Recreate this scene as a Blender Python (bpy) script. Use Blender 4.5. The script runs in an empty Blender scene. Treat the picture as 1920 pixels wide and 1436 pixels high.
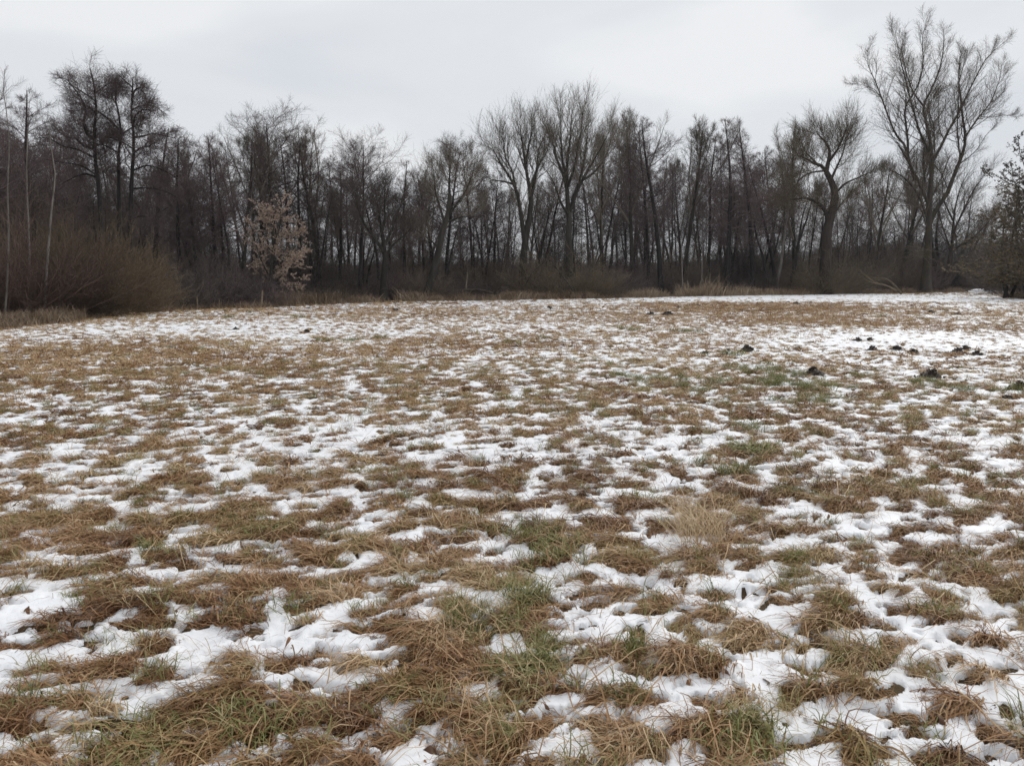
import bpy, math, random
import numpy as np

# ------------------------------------------------------------------ camera, sky, sun, exposure
S = bpy.context.scene
COL = S.collection
R = math.radians
CAMH = 1.65
FPX = 1442.0
PITCH = math.atan((718 - 522) / FPX)
cam_d = bpy.data.cameras.new('camera')
cam_d.sensor_width = 36.0
cam_d.lens = FPX / 1920 * 36.0
cam_d.clip_start = 0.05
cam_d.clip_end = 9000
cam = bpy.data.objects.new('camera', cam_d)
cam.location = (0, 0, CAMH)
cam.rotation_euler = (math.pi / 2 - PITCH, 0, 0)
COL.objects.link(cam)
S.camera = cam

SUN_EL, SUN_AZ = 38.0, 35.0            # azimuth clockwise from the view direction
W = bpy.data.worlds.new('World')
S.world = W
W.use_nodes = True
nt = W.node_tree
nt.nodes.clear()


def nd(t, typ, **kw):
    n = t.nodes.new(typ)
    for k, v in kw.items():
        setattr(n, k, v)
    return n


def ramp(t, stops, interp='LINEAR'):
    n = t.nodes.new('ShaderNodeValToRGB')
    cr = n.color_ramp
    cr.interpolation = interp
    while len(cr.elements) < len(stops):
        cr.elements.new(0.5)
    for e, (p, c) in zip(cr.elements, stops):
        e.position = p
        e.color = (c[0], c[1], c[2], 1)
    return n


out = nd(nt, 'ShaderNodeOutputWorld')
bg_sky = nd(nt, 'ShaderNodeBackground')
bg_cloud = nd(nt, 'ShaderNodeBackground')
mixw = nd(nt, 'ShaderNodeMixShader')
sky = nd(nt, 'ShaderNodeTexSky', sky_type='NISHITA', sun_disc=False)
sky.sun_elevation = R(SUN_EL)
sky.sun_rotation = R(SUN_AZ)
bg_sky.inputs['Strength'].default_value = 0.08
nt.links.new(sky.outputs[0], bg_sky.inputs['Color'])
tc = nd(nt, 'ShaderNodeTexCoord')
mp = nd(nt, 'ShaderNodeMapping')
mp.inputs['Scale'].default_value = (1.0, 1.0, 3.2)
mp.inputs['Location'].default_value = (5.3, 2.4, 0.2)
mp.inputs['Rotation'].default_value = (0, R(9), 0)
nz = nd(nt, 'ShaderNodeTexNoise')
nz.inputs['Scale'].default_value = 1.9
nz.inputs['Detail'].default_value = 4.0
nz.inputs['Roughness'].default_value = 0.42
nz.inputs['Distortion'].default_value = 0.35
cr = ramp(nt, [(0.36, (0.675, 0.705, 0.748)), (0.50, (0.740, 0.762, 0.792)), (0.63, (0.830, 0.842, 0.856))], 'EASE')
nt.links.new(tc.outputs['Generated'], mp.inputs['Vector'])
nt.links.new(mp.outputs[0], nz.inputs['Vector'])
nt.links.new(nz.outputs['Fac'], cr.inputs['Fac'])
nt.links.new(cr.outputs['Color'], bg_cloud.inputs['Color'])
bg_cloud.inputs['Strength'].default_value = 1.0
mixw.inputs['Fac'].default_value = 0.95
nt.links.new(bg_sky.outputs[0], mixw.inputs[1])
nt.links.new(bg_cloud.outputs[0], mixw.inputs[2])
nt.links.new(mixw.outputs[0], out.inputs['Surface'])

sun_d = bpy.data.lights.new('sun', 'SUN')
sun_d.energy = 1.5
sun_d.angle = R(40)
sun_d.color = (1.0, 0.97, 0.93)
sun = bpy.data.objects.new('sun', sun_d)
sun.rotation_euler = (R(90 - SUN_EL), 0, R(180 - SUN_AZ))
COL.objects.link(sun)

S.view_settings.view_transform = 'Standard'
S.view_settings.look = 'None'
S.view_settings.exposure = 0.1
S.view_settings.gamma = 1.0
S.view_settings.use_curve_mapping = False
S.render.engine = 'CYCLES'
S.cycles.max_bounces = 5
S.cycles.diffuse_bounces = 3
S.cycles.glossy_bounces = 1
S.cycles.transmission_bounces = 2
S.cycles.use_denoising = True
S.cycles.denoiser = 'OPENIMAGEDENOISE'
S.cycles.denoising_input_passes = 'RGB_ALBEDO_NORMAL'
S.cycles.denoising_prefilter = 'NONE'
S.cycles.filter_width = 1.6

# ------------------------------------------------------------------ helpers
CT, ST = math.cos(PITCH), math.sin(PITCH)


def at(px, py, Y):
    """the point at forward distance Y that a photo pixel looks at"""
    a = (px - 960) / FPX
    b = -(py - 718) / FPX
    t = Y / (CT + b * ST)
    return np.array([a * t, Y, CAMH + t * (-ST + b * CT)])


def gpt(px, py):
    """ground point seen at a photo pixel"""
    a = (px - 960) / FPX
    b = -(py - 718) / FPX
    t = CAMH / (ST - b * CT)
    return np.array([a * t, t * (CT + b * ST), 0.0])


def tag(o, label=None, cat=None, group=None, kind=None):
    if label: o['label'] = label
    if cat: o['category'] = cat
    if group: o['group'] = group
    if kind: o['kind'] = kind
    return o


def empty(name, loc, rz=0.0, sc=(1, 1, 1)):
    o = bpy.data.objects.new(name, None)
    o.location = loc
    o.rotation_euler = (0, 0, rz)
    o.scale = sc
    o.empty_display_size = 0.3
    COL.objects.link(o)
    return o


def link(name, me, parent=None):
    o = bpy.data.objects.new(name, me)
    COL.objects.link(o)
    if parent is not None:
        o.parent = parent
    return o


def quads(name, V, F, mat=None, smooth=True, attrs=None):
    """mesh from a vertex array and a quad (or triangle) array"""
    V = np.ascontiguousarray(V, np.float32)
    F = np.ascontiguousarray(F, np.int32)
    k = F.shape[1]
    me = bpy.data.meshes.new(name)
    me.vertices.add(len(V))
    me.vertices.foreach_set('co', V.ravel())
    me.loops.add(F.size)
    me.loops.foreach_set('vertex_index', F.ravel())
    me.polygons.add(len(F))
    me.polygons.foreach_set('loop_start', np.arange(0, F.size, k, dtype=np.int32))
    if smooth:
        me.polygons.foreach_set('use_smooth', np.ones(len(F), bool))
    if attrs:
        for an, arr in attrs.items():
            a = me.attributes.new(an, 'FLOAT', 'POINT')
            a.data.foreach_set('value', np.ascontiguousarray(arr, np.float32))
    me.update(calc_edges=True)
    me.validate()
    if mat:
        me.materials.append(mat)
    return me


def u32(x):
    return x.astype(np.int64).astype(np.uint32)


def hsh(ix, iy, seed):
    with np.errstate(over='ignore'):
        h = u32(ix) * np.uint32(374761393) + u32(iy) * np.uint32(668265263) + np.uint32(seed * 974711 & 0xffffffff)
        h = (h ^ (h >> np.uint32(13))) * np.uint32(1274126177)
        h = (h ^ (h >> np.uint32(16))) * np.uint32(2246822519)
        h = h ^ (h >> np.uint32(15))
    return h.astype(np.float64) / 4294967296.0


def vnoise(x, y, seed):
    ix, iy = np.floor(x), np.floor(y)
    fx, fy = x - ix, y - iy
    fx = fx * fx * fx * (fx * (fx * 6 - 15) + 10)
    fy = fy * fy * fy * (fy * (fy * 6 - 15) + 10)
    a, b = hsh(ix, iy, seed), hsh(ix + 1, iy, seed)
    c, d = hsh(ix, iy + 1, seed), hsh(ix + 1, iy + 1, seed)
    return (a + (b - a) * fx) * (1 - fy) + (c + (d - c) * fx) * fy


def fbm(x, y, seed, octv=3, gain=0.5):
    s, a, n = 0.0, 1.0, 0.0
    for k in range(octv):
        s = s + a * (vnoise(x, y, seed + 17 * k) - 0.5)
        n += a
        x, y, a = x * 2.03 + 5.1, y * 2.03 + 1.7, a * gain
    return s / n * 2.0


# ------------------------------------------------------------------ materials
def material(name, build):
    m = bpy.data.materials.new(name)
    m.use_nodes = True
    t = m.node_tree
    b = t.nodes['Principled BSDF']
    b.inputs['Specular IOR Level'].default_value = 0.25
    build(t, b)
    return m


def noise(t, scale, detail=3.0, rough=0.55, coord='Object', vec=None):
    n = nd(t, 'ShaderNodeTexNoise')
    n.inputs['Scale'].default_value = scale
    n.inputs['Detail'].default_value = detail
    n.inputs['Roughness'].default_value = rough
    if vec is None:
        c = nd(t, 'ShaderNodeTexCoord')
        vec = c.outputs[coord]
    t.links.new(vec, n.inputs['Vector'])
    return n


def bump(t, b, fac, dist, strength=1.0):
    n = nd(t, 'ShaderNodeBump')
    n.inputs['Distance'].default_value = dist
    n.inputs['Strength'].default_value = strength
    t.links.new(fac, n.inputs['Height'])
    t.links.new(n.outputs[0], b.inputs['Normal'])


def bark(name, c0, c1, scale=3.0, moss=None):
    def build(t, b):
        tc = nd(t, 'ShaderNodeTexCoord')
        mp = nd(t, 'ShaderNodeMapping')
        mp.inputs['Scale'].default_value = (1, 1, 0.22)
        t.links.new(tc.outputs['Object'], mp.inputs['Vector'])
        n = noise(t, scale, 5, 0.65, vec=mp.outputs[0])
        r = ramp(t, [(0.3, c0), (0.7, c1)])
        t.links.new(n.outputs['Fac'], r.inputs['Fac'])
        oi = nd(t, 'ShaderNodeObjectInfo')
        mr = nd(t, 'ShaderNodeMapRange')
        mr.inputs['To Min'].default_value = 0.75
        mr.inputs['To Max'].default_value = 1.3
        t.links.new(oi.outputs['Random'], mr.inputs['Value'])
        mx = nd(t, 'ShaderNodeMix', data_type='RGBA', blend_type='MULTIPLY')
        mx.inputs['Factor'].default_value = 1.0
        t.links.new(r.outputs[0], mx.inputs[6])
        t.links.new(mr.outputs[0], mx.inputs[7])
        colr = mx.outputs[2]
        if moss:
            n2 = noise(t, 1.1, 3, 0.6)
            r2 = ramp(t, [(0.48, (0, 0, 0)), (0.62, (1, 1, 1))])
            t.links.new(n2.outputs['Fac'], r2.inputs['Fac'])
            m2 = nd(t, 'ShaderNodeMix', data_type='RGBA')
            t.links.new(r2.outputs[0], m2.inputs['Factor'])
            t.links.new(colr, m2.inputs[6])
            m2.inputs[7].default_value = (*moss, 1)
            colr = m2.outputs[2]
        t.links.new(colr, b.inputs['Base Color'])
        b.inputs['Roughness'].default_value = 0.9
        bump(t, b, n.outputs['Fac'], 0.03)
    return material(name, build)


M = {}
M['alder'] = bark('alder_bark', (0.020, 0.018, 0.017), (0.045, 0.039, 0.036))
M['alder_twig'] = bark('alder_twig', (0.100, 0.073, 0.074), (0.172, 0.127, 0.124))
M['ash'] = bark('ash_bark', (0.026, 0.023, 0.020), (0.060, 0.053, 0.044))
M['ash_twig'] = bark('ash_twig', (0.125, 0.105, 0.083), (0.205, 0.176, 0.139))
M['poplar'] = bark('poplar_bark', (0.036, 0.030, 0.027), (0.100, 0.085, 0.073), 2.0, (0.070, 0.060, 0.032))
M['poplar_twig'] = bark('poplar_twig', (0.090, 0.070, 0.055), (0.155, 0.125, 0.098))
M['willow'] = bark('willow_bark', (0.032, 0.026, 0.023), (0.075, 0.061, 0.050), 2.4)
M['willow_twig'] = bark('willow_twig', (0.120, 0.093, 0.062), (0.195, 0.155, 0.105))
M['olive_twig'] = bark('olive_twig', (0.118, 0.086, 0.054), (0.190, 0.142, 0.092))
M['dark_twig'] = bark('dark_twig', (0.078, 0.064, 0.057), (0.142, 0.117, 0.104))
M['brown_twig'] = bark('brown_twig', (0.095, 0.074, 0.056), (0.165, 0.132, 0.100))
M['red_twig'] = bark('red_twig', (0.100, 0.066, 0.054), (0.160, 0.108, 0.088))
M['purple_twig'] = bark('purple_twig', (0.085, 0.065, 0.066), (0.140, 0.108, 0.106))
M['grey_twig'] = bark('grey_twig', (0.11, 0.11, 0.105), (0.17, 0.17, 0.165))
M['pale_bark'] = bark('pale_bark', (0.10, 0.088, 0.078), (0.28, 0.255, 0.23), 6.0)
M['dead_wood'] = bark('dead_wood', (0.12, 0.10, 0.075), (0.26, 0.22, 0.16), 4.0)


def leafmat(name, c0, c1, c2):
    def build(t, b):
        a = nd(t, 'ShaderNodeAttribute', attribute_name='tone')
        r = ramp(t, [(0.0, c0), (0.5, c1), (1.0, c2)])
        t.links.new(a.outputs['Fac'], r.inputs['Fac'])
        t.links.new(r.outputs[0], b.inputs['Base Color'])
        b.inputs['Roughness'].default_value = 0.7
    return material(name, build)


M['tan_leaf'] = leafmat('tan_leaf', (0.27, 0.192, 0.148), (0.42, 0.318, 0.250), (0.55, 0.44, 0.355))
M['rust_leaf'] = leafmat('rust_leaf', (0.080, 0.062, 0.033), (0.130, 0.100, 0.053), (0.19, 0.142, 0.078))
M['dark_leaf'] = leafmat('dark_leaf', (0.035, 0.030, 0.022), (0.06, 0.05, 0.032), (0.09, 0.07, 0.04))


def b_snow(t, b):
    n = noise(t, 9.0, 4, 0.6)
    r = ramp(t, [(0.3, (0.84, 0.85, 0.875)), (0.7, (0.90, 0.905, 0.915))])
    t.links.new(n.outputs['Fac'], r.inputs['Fac'])
    nw = noise(t, 2.6, 4, 0.65)
    rw = ramp(t, [(0.35, (0.91, 0.915, 0.925)), (0.6, (1, 1, 1))])
    t.links.new(nw.outputs['Fac'], rw.inputs['Fac'])
    mw = nd(t, 'ShaderNodeMix', data_type='RGBA', blend_type='MULTIPLY')
    mw.inputs['Factor'].default_value = 1.0
    t.links.new(r.outputs[0], mw.inputs[6])
    t.links.new(rw.outputs[0], mw.inputs[7])
    # bits of chaff and soil lying on the snow
    n3 = noise(t, 46.0, 2, 0.5)
    r3 = ramp(t, [(0.72, (0, 0, 0)), (0.79, (1, 1, 1))])
    t.links.new(n3.outputs['Fac'], r3.inputs['Fac'])
    mx = nd(t, 'ShaderNodeMix', data_type='RGBA')
    t.links.new(r3.outputs[0], mx.inputs['Factor'])
    t.links.new(mw.outputs[2], mx.inputs[6])
    mx.inputs[7].default_value = (0.42, 0.36, 0.29, 1)
    t.links.new(mx.outputs[2], b.inputs['Base Color'])
    b.inputs['Roughness'].default_value = 0.6
    n2 = noise(t, 35.0, 3, 0.6)
    bump(t, b, n2.outputs['Fac'], 0.006, 0.7)


M['snow'] = material('snow', b_snow)


def b_ground(t, b):
    n = noise(t, 2.2, 6, 0.7)
    r = ramp(t, [(0.28, (0.040, 0.026, 0.014)), (0.45, (0.090, 0.058, 0.030)), (0.60, (0.140, 0.100, 0.055)), (0.75, (0.100, 0.095, 0.036))])
    t.links.new(n.outputs['Fac'], r.inputs['Fac'])
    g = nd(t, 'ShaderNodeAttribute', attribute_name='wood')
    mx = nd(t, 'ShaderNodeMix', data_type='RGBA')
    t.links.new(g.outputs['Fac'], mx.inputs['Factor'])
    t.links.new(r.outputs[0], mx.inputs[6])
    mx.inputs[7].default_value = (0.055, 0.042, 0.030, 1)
    t.links.new(mx.outputs[2], b.inputs['Base Color'])
    b.inputs['Roughness'].default_value = 0.95
    n2 = noise(t, 40.0, 5, 0.7)
    bump(t, b, n2.outputs['Fac'], 0.03)


M['ground'] = material('meadow_thatch', b_ground)


def grassmat(name, ramps, olive=False):
    """per-blade attribute 'tone' picks along a ramp, per-clump 'tint' shifts it"""
    def build(t, b):
        a = nd(t, 'ShaderNodeAttribute', attribute_name='tone')
        i = nd(t, 'ShaderNodeAttribute', attribute_name='tint', attribute_type='INSTANCER')
        ad = nd(t, 'ShaderNodeMath', operation='MULTIPLY_ADD')
        t.links.new(a.outputs['Fac'], ad.inputs[0])
        ad.inputs[1].default_value = 0.55
        t.links.new(i.outputs['Fac'], ad.inputs[2])
        r = ramp(t, ramps)
        t.links.new(ad.outputs[0], r.inputs['Fac'])
        colr = r.outputs[0]
        if olive:       # patches of the thatch are still half green
            ge = nd(t, 'ShaderNodeNewGeometry')
            n = noise(t, 1.3, 4, 0.65, vec=ge.outputs['Position'])
            r2 = ramp(t, [(0.50, (0, 0, 0)), (0.72, (0.42, 0.42, 0.42))])
            t.links.new(n.outputs['Fac'], r2.inputs['Fac'])
            mx = nd(t, 'ShaderNodeMix', data_type='RGBA', blend_type='MULTIPLY')
            t.links.new(r2.outputs[0], mx.inputs['Factor'])
            t.links.new(colr, mx.inputs[6])
            mx.inputs[7].default_value = (0.78, 1.05, 0.52, 1)
            colr = mx.outputs[2]
        t.links.new(colr, b.inputs['Base Color'])
        b.inputs['Roughness'].default_value = 0.55
        b.inputs['Specular IOR Level'].default_value = 0.35
    return material(name, build)


M['dead_grass'] = grassmat('dead_grass', [(0.0, (0.080, 0.033, 0.012)), (0.25, (0.198, 0.090, 0.034)), (0.5, (0.335, 0.182, 0.080)),
                                          (0.75, (0.465, 0.312, 0.170)), (1.0, (0.61, 0.47, 0.30))], True)
M['weed'] = grassmat('weed', [(0.0, (0.085, 0.058, 0.040)), (0.3, (0.168, 0.117, 0.076)), (0.6, (0.290, 0.210, 0.138)), (0.85, (0.420, 0.325, 0.218)), (1.0, (0.50, 0.42, 0.31))])
M['live_grass'] = grassmat('live_grass', [(0.0, (0.055, 0.068, 0.013)), (0.35, (0.118, 0.142, 0.029)), (0.65, (0.225, 0.210, 0.070)), (1.0, (0.40, 0.33, 0.17))])
M['soil'] = material('soil', lambda t, b: (lambda n, r: (t.links.new(n.outputs['Fac'], r.inputs['Fac']), t.links.new(r.outputs[0], b.inputs['Base Color']),
                     bump(t, b, n.outputs['Fac'], 0.03)))(noise(t, 25.0, 5, 0.7), ramp(t, [(0.3, (0.024, 0.017, 0.013)), (0.7, (0.075, 0.053, 0.038))])))
M['post'] = bark('post_wood', (0.16, 0.12, 0.08), (0.30, 0.24, 0.16), 8.0)
def b_hill(t, b):
    n = noise(t, 0.03, 5, 0.7)
    r = ramp(t, [(0.3, (0.035, 0.040, 0.040)), (0.7, (0.075, 0.078, 0.075))])
    t.links.new(n.outputs['Fac'], r.inputs['Fac'])
    t.links.new(r.outputs[0], b.inputs['Base Color'])
    b.inputs['Roughness'].default_value = 1.0
M['hill'] = material('hill_forest', b_hill)

# ------------------------------------------------------------------ the meadow: relief, snow mask
# near edge of the wood: photo column -> forward distance
EDGE = np.array([(-900, 14), (-300, 20), (0, 26.0), (150, 30.0), (300, 38.5), (400, 42), (490, 44), (640, 51), (800, 55), (960, 59), (1100, 63),
                 (1300, 71), (1500, 78), (1700, 86), (1800, 92), (1815, 120), (1850, 135), (1868, 118), (1878, 66), (1920, 61), (2300, 50), (2900, 40)], float)


def edge_depth(px):
    return np.interp(px, EDGE[:, 0], EDGE[:, 1])


def col_of(x, y):
    return 960 + FPX * x / np.maximum(y, 0.05) * 0.9955


def edge_of(x, y):
    e = edge_depth(col_of(x, y))
    return e + 1.2 * fbm(x / 4.0, y / 4.0, 71, 2)


MACRO = []   # world ellipses: x, y, rx, ry, amount of snow added
def zone(px, py, wpx, py0, py1, amp):
    c = gpt(px, py)
    MACRO.append((c[0], c[1], wpx / FPX * c[1], abs(gpt(px, py0)[1] - gpt(px, py1)[1]) / 2, amp))
zone(250, 700, 520, 640, 790, -0.12)
zone(600, 662, 420, 640, 690, -0.14)
zone(60, 665, 240, 645, 700, -0.18)
zone(560, 612, 360, 594, 640, 0.14)
zone(200, 625, 260, 606, 640, 0.10)
zone(760, 580, 320, 572, 590, 0.04)
zone(1500, 558, 420, 551, 566, 0.45)
zone(620, 592, 420, 584, 600, -0.14)
zone(1450, 577, 260, 568, 592, -0.25)
zone(1150, 592, 240, 580, 600, -0.10)
zone(1100, 605, 300, 596, 622, 0.20)
zone(1600, 604, 240, 592, 618, -0.12)
zone(1750, 636, 300, 618, 664, 0.42)
zone(1840, 600, 130, 580, 620, 0.10)
zone(1450, 742, 520, 690, 790, -0.10)
zone(1350, 850, 460, 790, 930, 0.13)
zone(760, 830, 300, 780, 880, 0.14)
zone(200, 900, 240, 850, 950, 0.05)
zone(420, 1030, 340, 950, 1100, -0.02)
zone(1650, 1010, 300, 930, 1090, 0.07)
zone(1300, 1250, 300, 1160, 1400, 0.00)
zone(1850, 545, 60, 538, 552, 0.5)

for (px, py, w) in ((1412, 858, 60), (480, 1375, 90), (500, 1015, 60), (968, 1280, 60), (1190, 1250, 35), (1400, 1415, 90), (230, 1420, 100), (1050, 1050, 50), (1870, 1120, 60)):
    c = gpt(px, py)
    MACRO.append((c[0], c[1], 0.8 * w / FPX * c[1], w / FPX * c[1], -0.6))      # the single tussocks stand clear of the snow


def macro(x, y):
    s = 0.0
    for (cx, cy, rx, ry, a) in MACRO:
        d = ((x - cx) / rx) ** 2 + ((y - cy) / ry) ** 2
        s = s + a * np.exp(-d * 0.9)
    return s + 0.10 * fbm(x / 5.0, y / 5.0, 5, 2) + 0.06 * fbm(x / 0.6, y / 0.6, 9, 2)


WIND = R(24)


def tussocks(x, y):
    """height field of matted grass hummocks, 0..1"""
    wx = x + 0.07 * fbm(x / 0.13, y / 0.13, 21, 2)
    wy = y + 0.07 * fbm(x / 0.13 + 9, y / 0.13, 22, 2)
    best = np.zeros_like(x)
    for c, sd, wt in ((0.185, 31, 1.0), (0.115, 47, 0.72)):
        ix, iy = np.floor(wx / c), np.floor(wy / c)
        for dx in (-1, 0, 1):
            for dy in (-1, 0, 1):
                jx, jy = ix + dx, iy + dy
                h1, h2, h3, h4, h5 = (hsh(jx, jy, sd + k) for k in range(5))
                px, py = (jx + 0.1 + 0.8 * h1) * c, (jy + 0.1 + 0.8 * h2) * c
                an = WIND + (h3 - 0.5) * 1.9
                ca, sa = np.cos(an), np.sin(an)
                ex, ey = wx - px, wy - py
                u, v = ex * ca + ey * sa, -ex * sa + ey * ca
                r = c * (0.45 + 0.5 * h4)
                d2 = (u / (r * 1.35)) ** 2 + (v / (r * 0.72)) ** 2
                best = np.maximum(best, wt * (0.45 + 0.55 * h5) * np.clip(1 - d2, 0, 1) ** 0.8)
    return best


def relief(x, y):
    return 0.05 * fbm(x / 6.0, y / 6.0, 3, 2) * np.clip(np.hypot(x, y) / 6, 0, 1) + 0.02 * fbm(x / 1.3, y / 1.3, 4, 2)


SNOW0 = 0.09


def bumph(x, y):
    return 0.072 - 0.034 * np.clip((np.hypot(x, y) - 4) / 14, 0, 1)


def fields(x, y):
    b = tussocks(x, y)
    # melting snow: ragged patches drawn out along the lie of the grass
    qx = x + 0.05 * fbm(x / 0.14, y / 0.14, 62, 2)
    qy = y + 0.05 * fbm(x / 0.14 + 7, y / 0.14, 63, 2)
    u, v = qx * math.cos(WIND) + qy * math.sin(WIND), -qx * math.sin(WIND) + qy * math.cos(WIND)
    m = SNOW0 + 1.0 * macro(x, y) + 0.98 * fbm(u / 0.130, v / 0.064, 61, 3, 0.5) - 0.55 * (b - 0.52)
    e = edge_of(x, y)
    inside = np.where(y > 0.3, (e - y), 5.0)
    m = m - np.clip((1.6 - inside) / 1.5, 0, 3)
    rd = np.hypot(x, y)
    m = m + np.clip((rd - 25) / 200, 0, 0.12) + 0.05 * np.clip((rd - 6) / 5, 0, 1) * np.clip((26 - rd) / 8, 0, 1)
    g = relief(x, y) + bumph(x, y) * b + 0.012 * fbm(x / 0.09, y / 0.09, 66, 2)
    return b, m, g, inside


def polar(rads, angs, closed):
    A, Rr = np.meshgrid(angs, rads)
    x, y = Rr * np.sin(A), Rr * np.cos(A)
    n, k = len(rads), len(angs)
    idx = np.arange(n * k).reshape(n, k)
    if closed:
        nx = np.roll(idx, -1, 1)
        F = np.stack([idx[:-1], nx[:-1], nx[1:], idx[1:]], -1).reshape(-1, 4)
    else:
        F = np.stack([idx[:-1, :-1], idx[:-1, 1:], idx[1:, 1:], idx[1:, :-1]], -1).reshape(-1, 4)
    return x.ravel(), y.ravel(), F


def steps(*segs):
    r = [segs[0][0]]
    for (a, bb, f) in segs:
        while r[-1] < bb:
            r.append(r[-1] * (1 + f))
    return np.array(r)


# ground sheet to the horizon
fine = np.linspace(R(-40), R(40), 380)
coarse = np.concatenate([np.linspace(R(40), R(78), 60)[1:], np.linspace(R(78), R(282), 42)[1:-1], np.linspace(R(282), R(320), 60)[:-1]])
angs = np.concatenate([fine, coarse])
rads = steps((0.25, 1.6, 0.12), (1.6, 45, 0.016), (45, 170, 0.035), (170, 1650, 0.18))
gx, gy, gF = polar(rads, angs, True)
gb, gm, gz, ins = fields(gx, gy)
rr = np.hypot(gx, gy)
gz = np.where(rr > 180, 0.0, gz)
cen = len(gx)
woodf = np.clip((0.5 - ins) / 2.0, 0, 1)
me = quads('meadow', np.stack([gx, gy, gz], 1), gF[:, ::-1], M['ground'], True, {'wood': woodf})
meadow = tag(link('meadow', me), 'rough meadow of matted brown grass running to the wood', None, None, 'structure')
# the disc under the camera
k = len(angs)
dv = np.stack([gx[:k], gy[:k], gz[:k]], 1)

# snow lying between the hummocks
side = np.linspace(R(38), R(78), 80)
sa = np.concatenate([-side[::-1], np.linspace(R(-38), R(38), 560)[1:-1], side])
sr = steps((1.0, 1.9, 0.012), (1.9, 40, 0.0058), (40, 140, 0.012))
sx, sy, sF = polar(sr, sa, False)
sb, sm, sg, sins = fields(sx, sy)
T = 0.031
prof = np.where(sm > 0, T * np.clip(sm / 0.18, 0, 1) ** 0.5, np.maximum(sm * 0.6, -0.15))
kk = 0.8 * np.clip(sm / 0.30, 0, 1)
sz = relief(sx, sy) + bumph(sx, sy) * (sb * (1 - kk) + 0.56 * kk) + prof - 0.004
keep = (sm > -0.10) & (sins > -1) & (np.abs(sx) < 0.74 * sy + 5.5)
kf = keep[sF].any(1)
F2 = sF[kf]
used = np.unique(F2)
mapi = -np.ones(len(sx), np.int64)
mapi[used] = np.arange(len(used))
me = quads('snow_cover', np.stack([sx, sy, sz], 1)[used], mapi[F2][:, ::-1], M['snow'])
snow = tag(link('snow_cover', me), 'thin melting snow lying between the grass hummocks', None, None, 'structure')

# ------------------------------------------------------------------ grass
rng = np.random.default_rng(7)


def blades(n, rootr, L, w, h, spread, seg=5, upright=0.0, seed=0, tone=(0, 1)):
    """arching grass blades leaning along +x; returns verts, quads, tone"""
    g = np.random.default_rng(seed)
    rt = rootr * np.sqrt(g.random(n))
    ra = g.random(n) * 2 * np.pi
    az = g.normal(0, spread, n)
    ln = L * g.uniform(0.55, 1.15, n)
    hh = h * g.uniform(0.3, 1.3, n)
    s = np.linspace(0, 1, seg + 1)[None, :]
    bend = g.normal(0, 0.7, n)[:, None]
    aa = az[:, None] + bend * s
    ds = ln[:, None] / seg
    horiz = (1 - upright * g.uniform(0.6, 1.0, n)[:, None]) * np.ones_like(s)
    px = rt[:, None] * np.cos(ra)[:, None] + np.cumsum(np.cos(aa) * ds * horiz, 1) - np.cos(aa[:, :1]) * ds * horiz[:, :1]
    py = rt[:, None] * np.sin(ra)[:, None] + np.cumsum(np.sin(aa) * ds * horiz, 1) - np.sin(aa[:, :1]) * ds * horiz[:, :1]
    pk = g.uniform(0.25, 0.55, n)[:, None]
    arch = np.where(s < pk, np.sin(s / pk * np.pi / 2), np.cos((s - pk) / (1 - pk) * np.pi / 2 * 1.08))
    pz = hh[:, None] * arch + upright * ln[:, None] * (s - 0.32 * s ** 2) + g.uniform(-0.01, 0.02, n)[:, None]
    pz = pz + g.normal(0, 0.006, pz.shape)
    P = np.stack([px, py, pz], -1)
    ww = w * g.uniform(0.6, 1.3, n)[:, None] * (1 - 0.85 * s ** 1.5)
    th = aa + np.pi / 2 + g.normal(0, 0.5, n)[:, None]
    tw = g.uniform(-0.7, 0.7, n)[:, None]
    side = np.stack([np.cos(th), np.sin(th), tw * np.ones_like(s)], -1)
    side /= np.linalg.norm(side, axis=-1, keepdims=True)
    A = P - side * ww[..., None] / 2
    B = P + side * ww[..., None] / 2
    V = np.stack([A, B], 2).reshape(n, -1, 3)
    m = (seg + 1) * 2
    f = np.array([[2 * k, 2 * k + 1, 2 * k + 3, 2 * k + 2] for k in range(seg)])
    F = (np.arange(n)[:, None, None] * m + f[None]).reshape(-1, 4)
    tn = np.clip(g.beta(1.6, 2.2, n) * (tone[1] - tone[0]) + tone[0], 0, 1)
    return V.reshape(-1, 3), F, np.repeat(tn, m)


def proto_coll(name, specs, mat):
    c = bpy.data.collections.new(name)
    for i, sp in enumerate(specs):
        V, F, tn = blades(**sp)
        me = quads('%s_%02d' % (name, i), V, F, M[mat], True, {'tone': tn})
        o = bpy.data.objects.new('%s_%02d' % (name, i), me)
        c.objects.link(o)
    return c


NV = 7
CO = {}
CO['near'] = proto_coll('mat_clump', [dict(n=36, rootr=0.065, L=0.175, w=0.0042 + 0.0006 * (i % 4), h=0.024, spread=0.6, seg=6, seed=100 + i) for i in range(NV)], 'dead_grass')
CO['mid'] = proto_coll('mid_clump', [dict(n=30, rootr=0.065, L=0.135, w=0.0070, h=0.022, spread=0.65, seg=4, seed=120 + i) for i in range(NV)], 'dead_grass')
CO['far'] = proto_coll('far_clump', [dict(n=20, rootr=0.09, L=0.135, w=0.015, h=0.022, spread=0.9, seg=3, seed=140 + i) for i in range(NV)], 'dead_grass')
CO['vfar'] = proto_coll('wide_clump', [dict(n=24, rootr=0.20, L=0.26, w=0.030, h=0.032, spread=1.4, seg=3, seed=160 + i) for i in range(NV)], 'dead_grass')
CO['green'] = proto_coll('green_clump', [dict(n=26, rootr=0.07, L=0.17, w=0.0045, h=0.02, spread=1.6, seg=4, upright=0.5, seed=180 + i) for i in range(NV)], 'live_grass')
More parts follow.
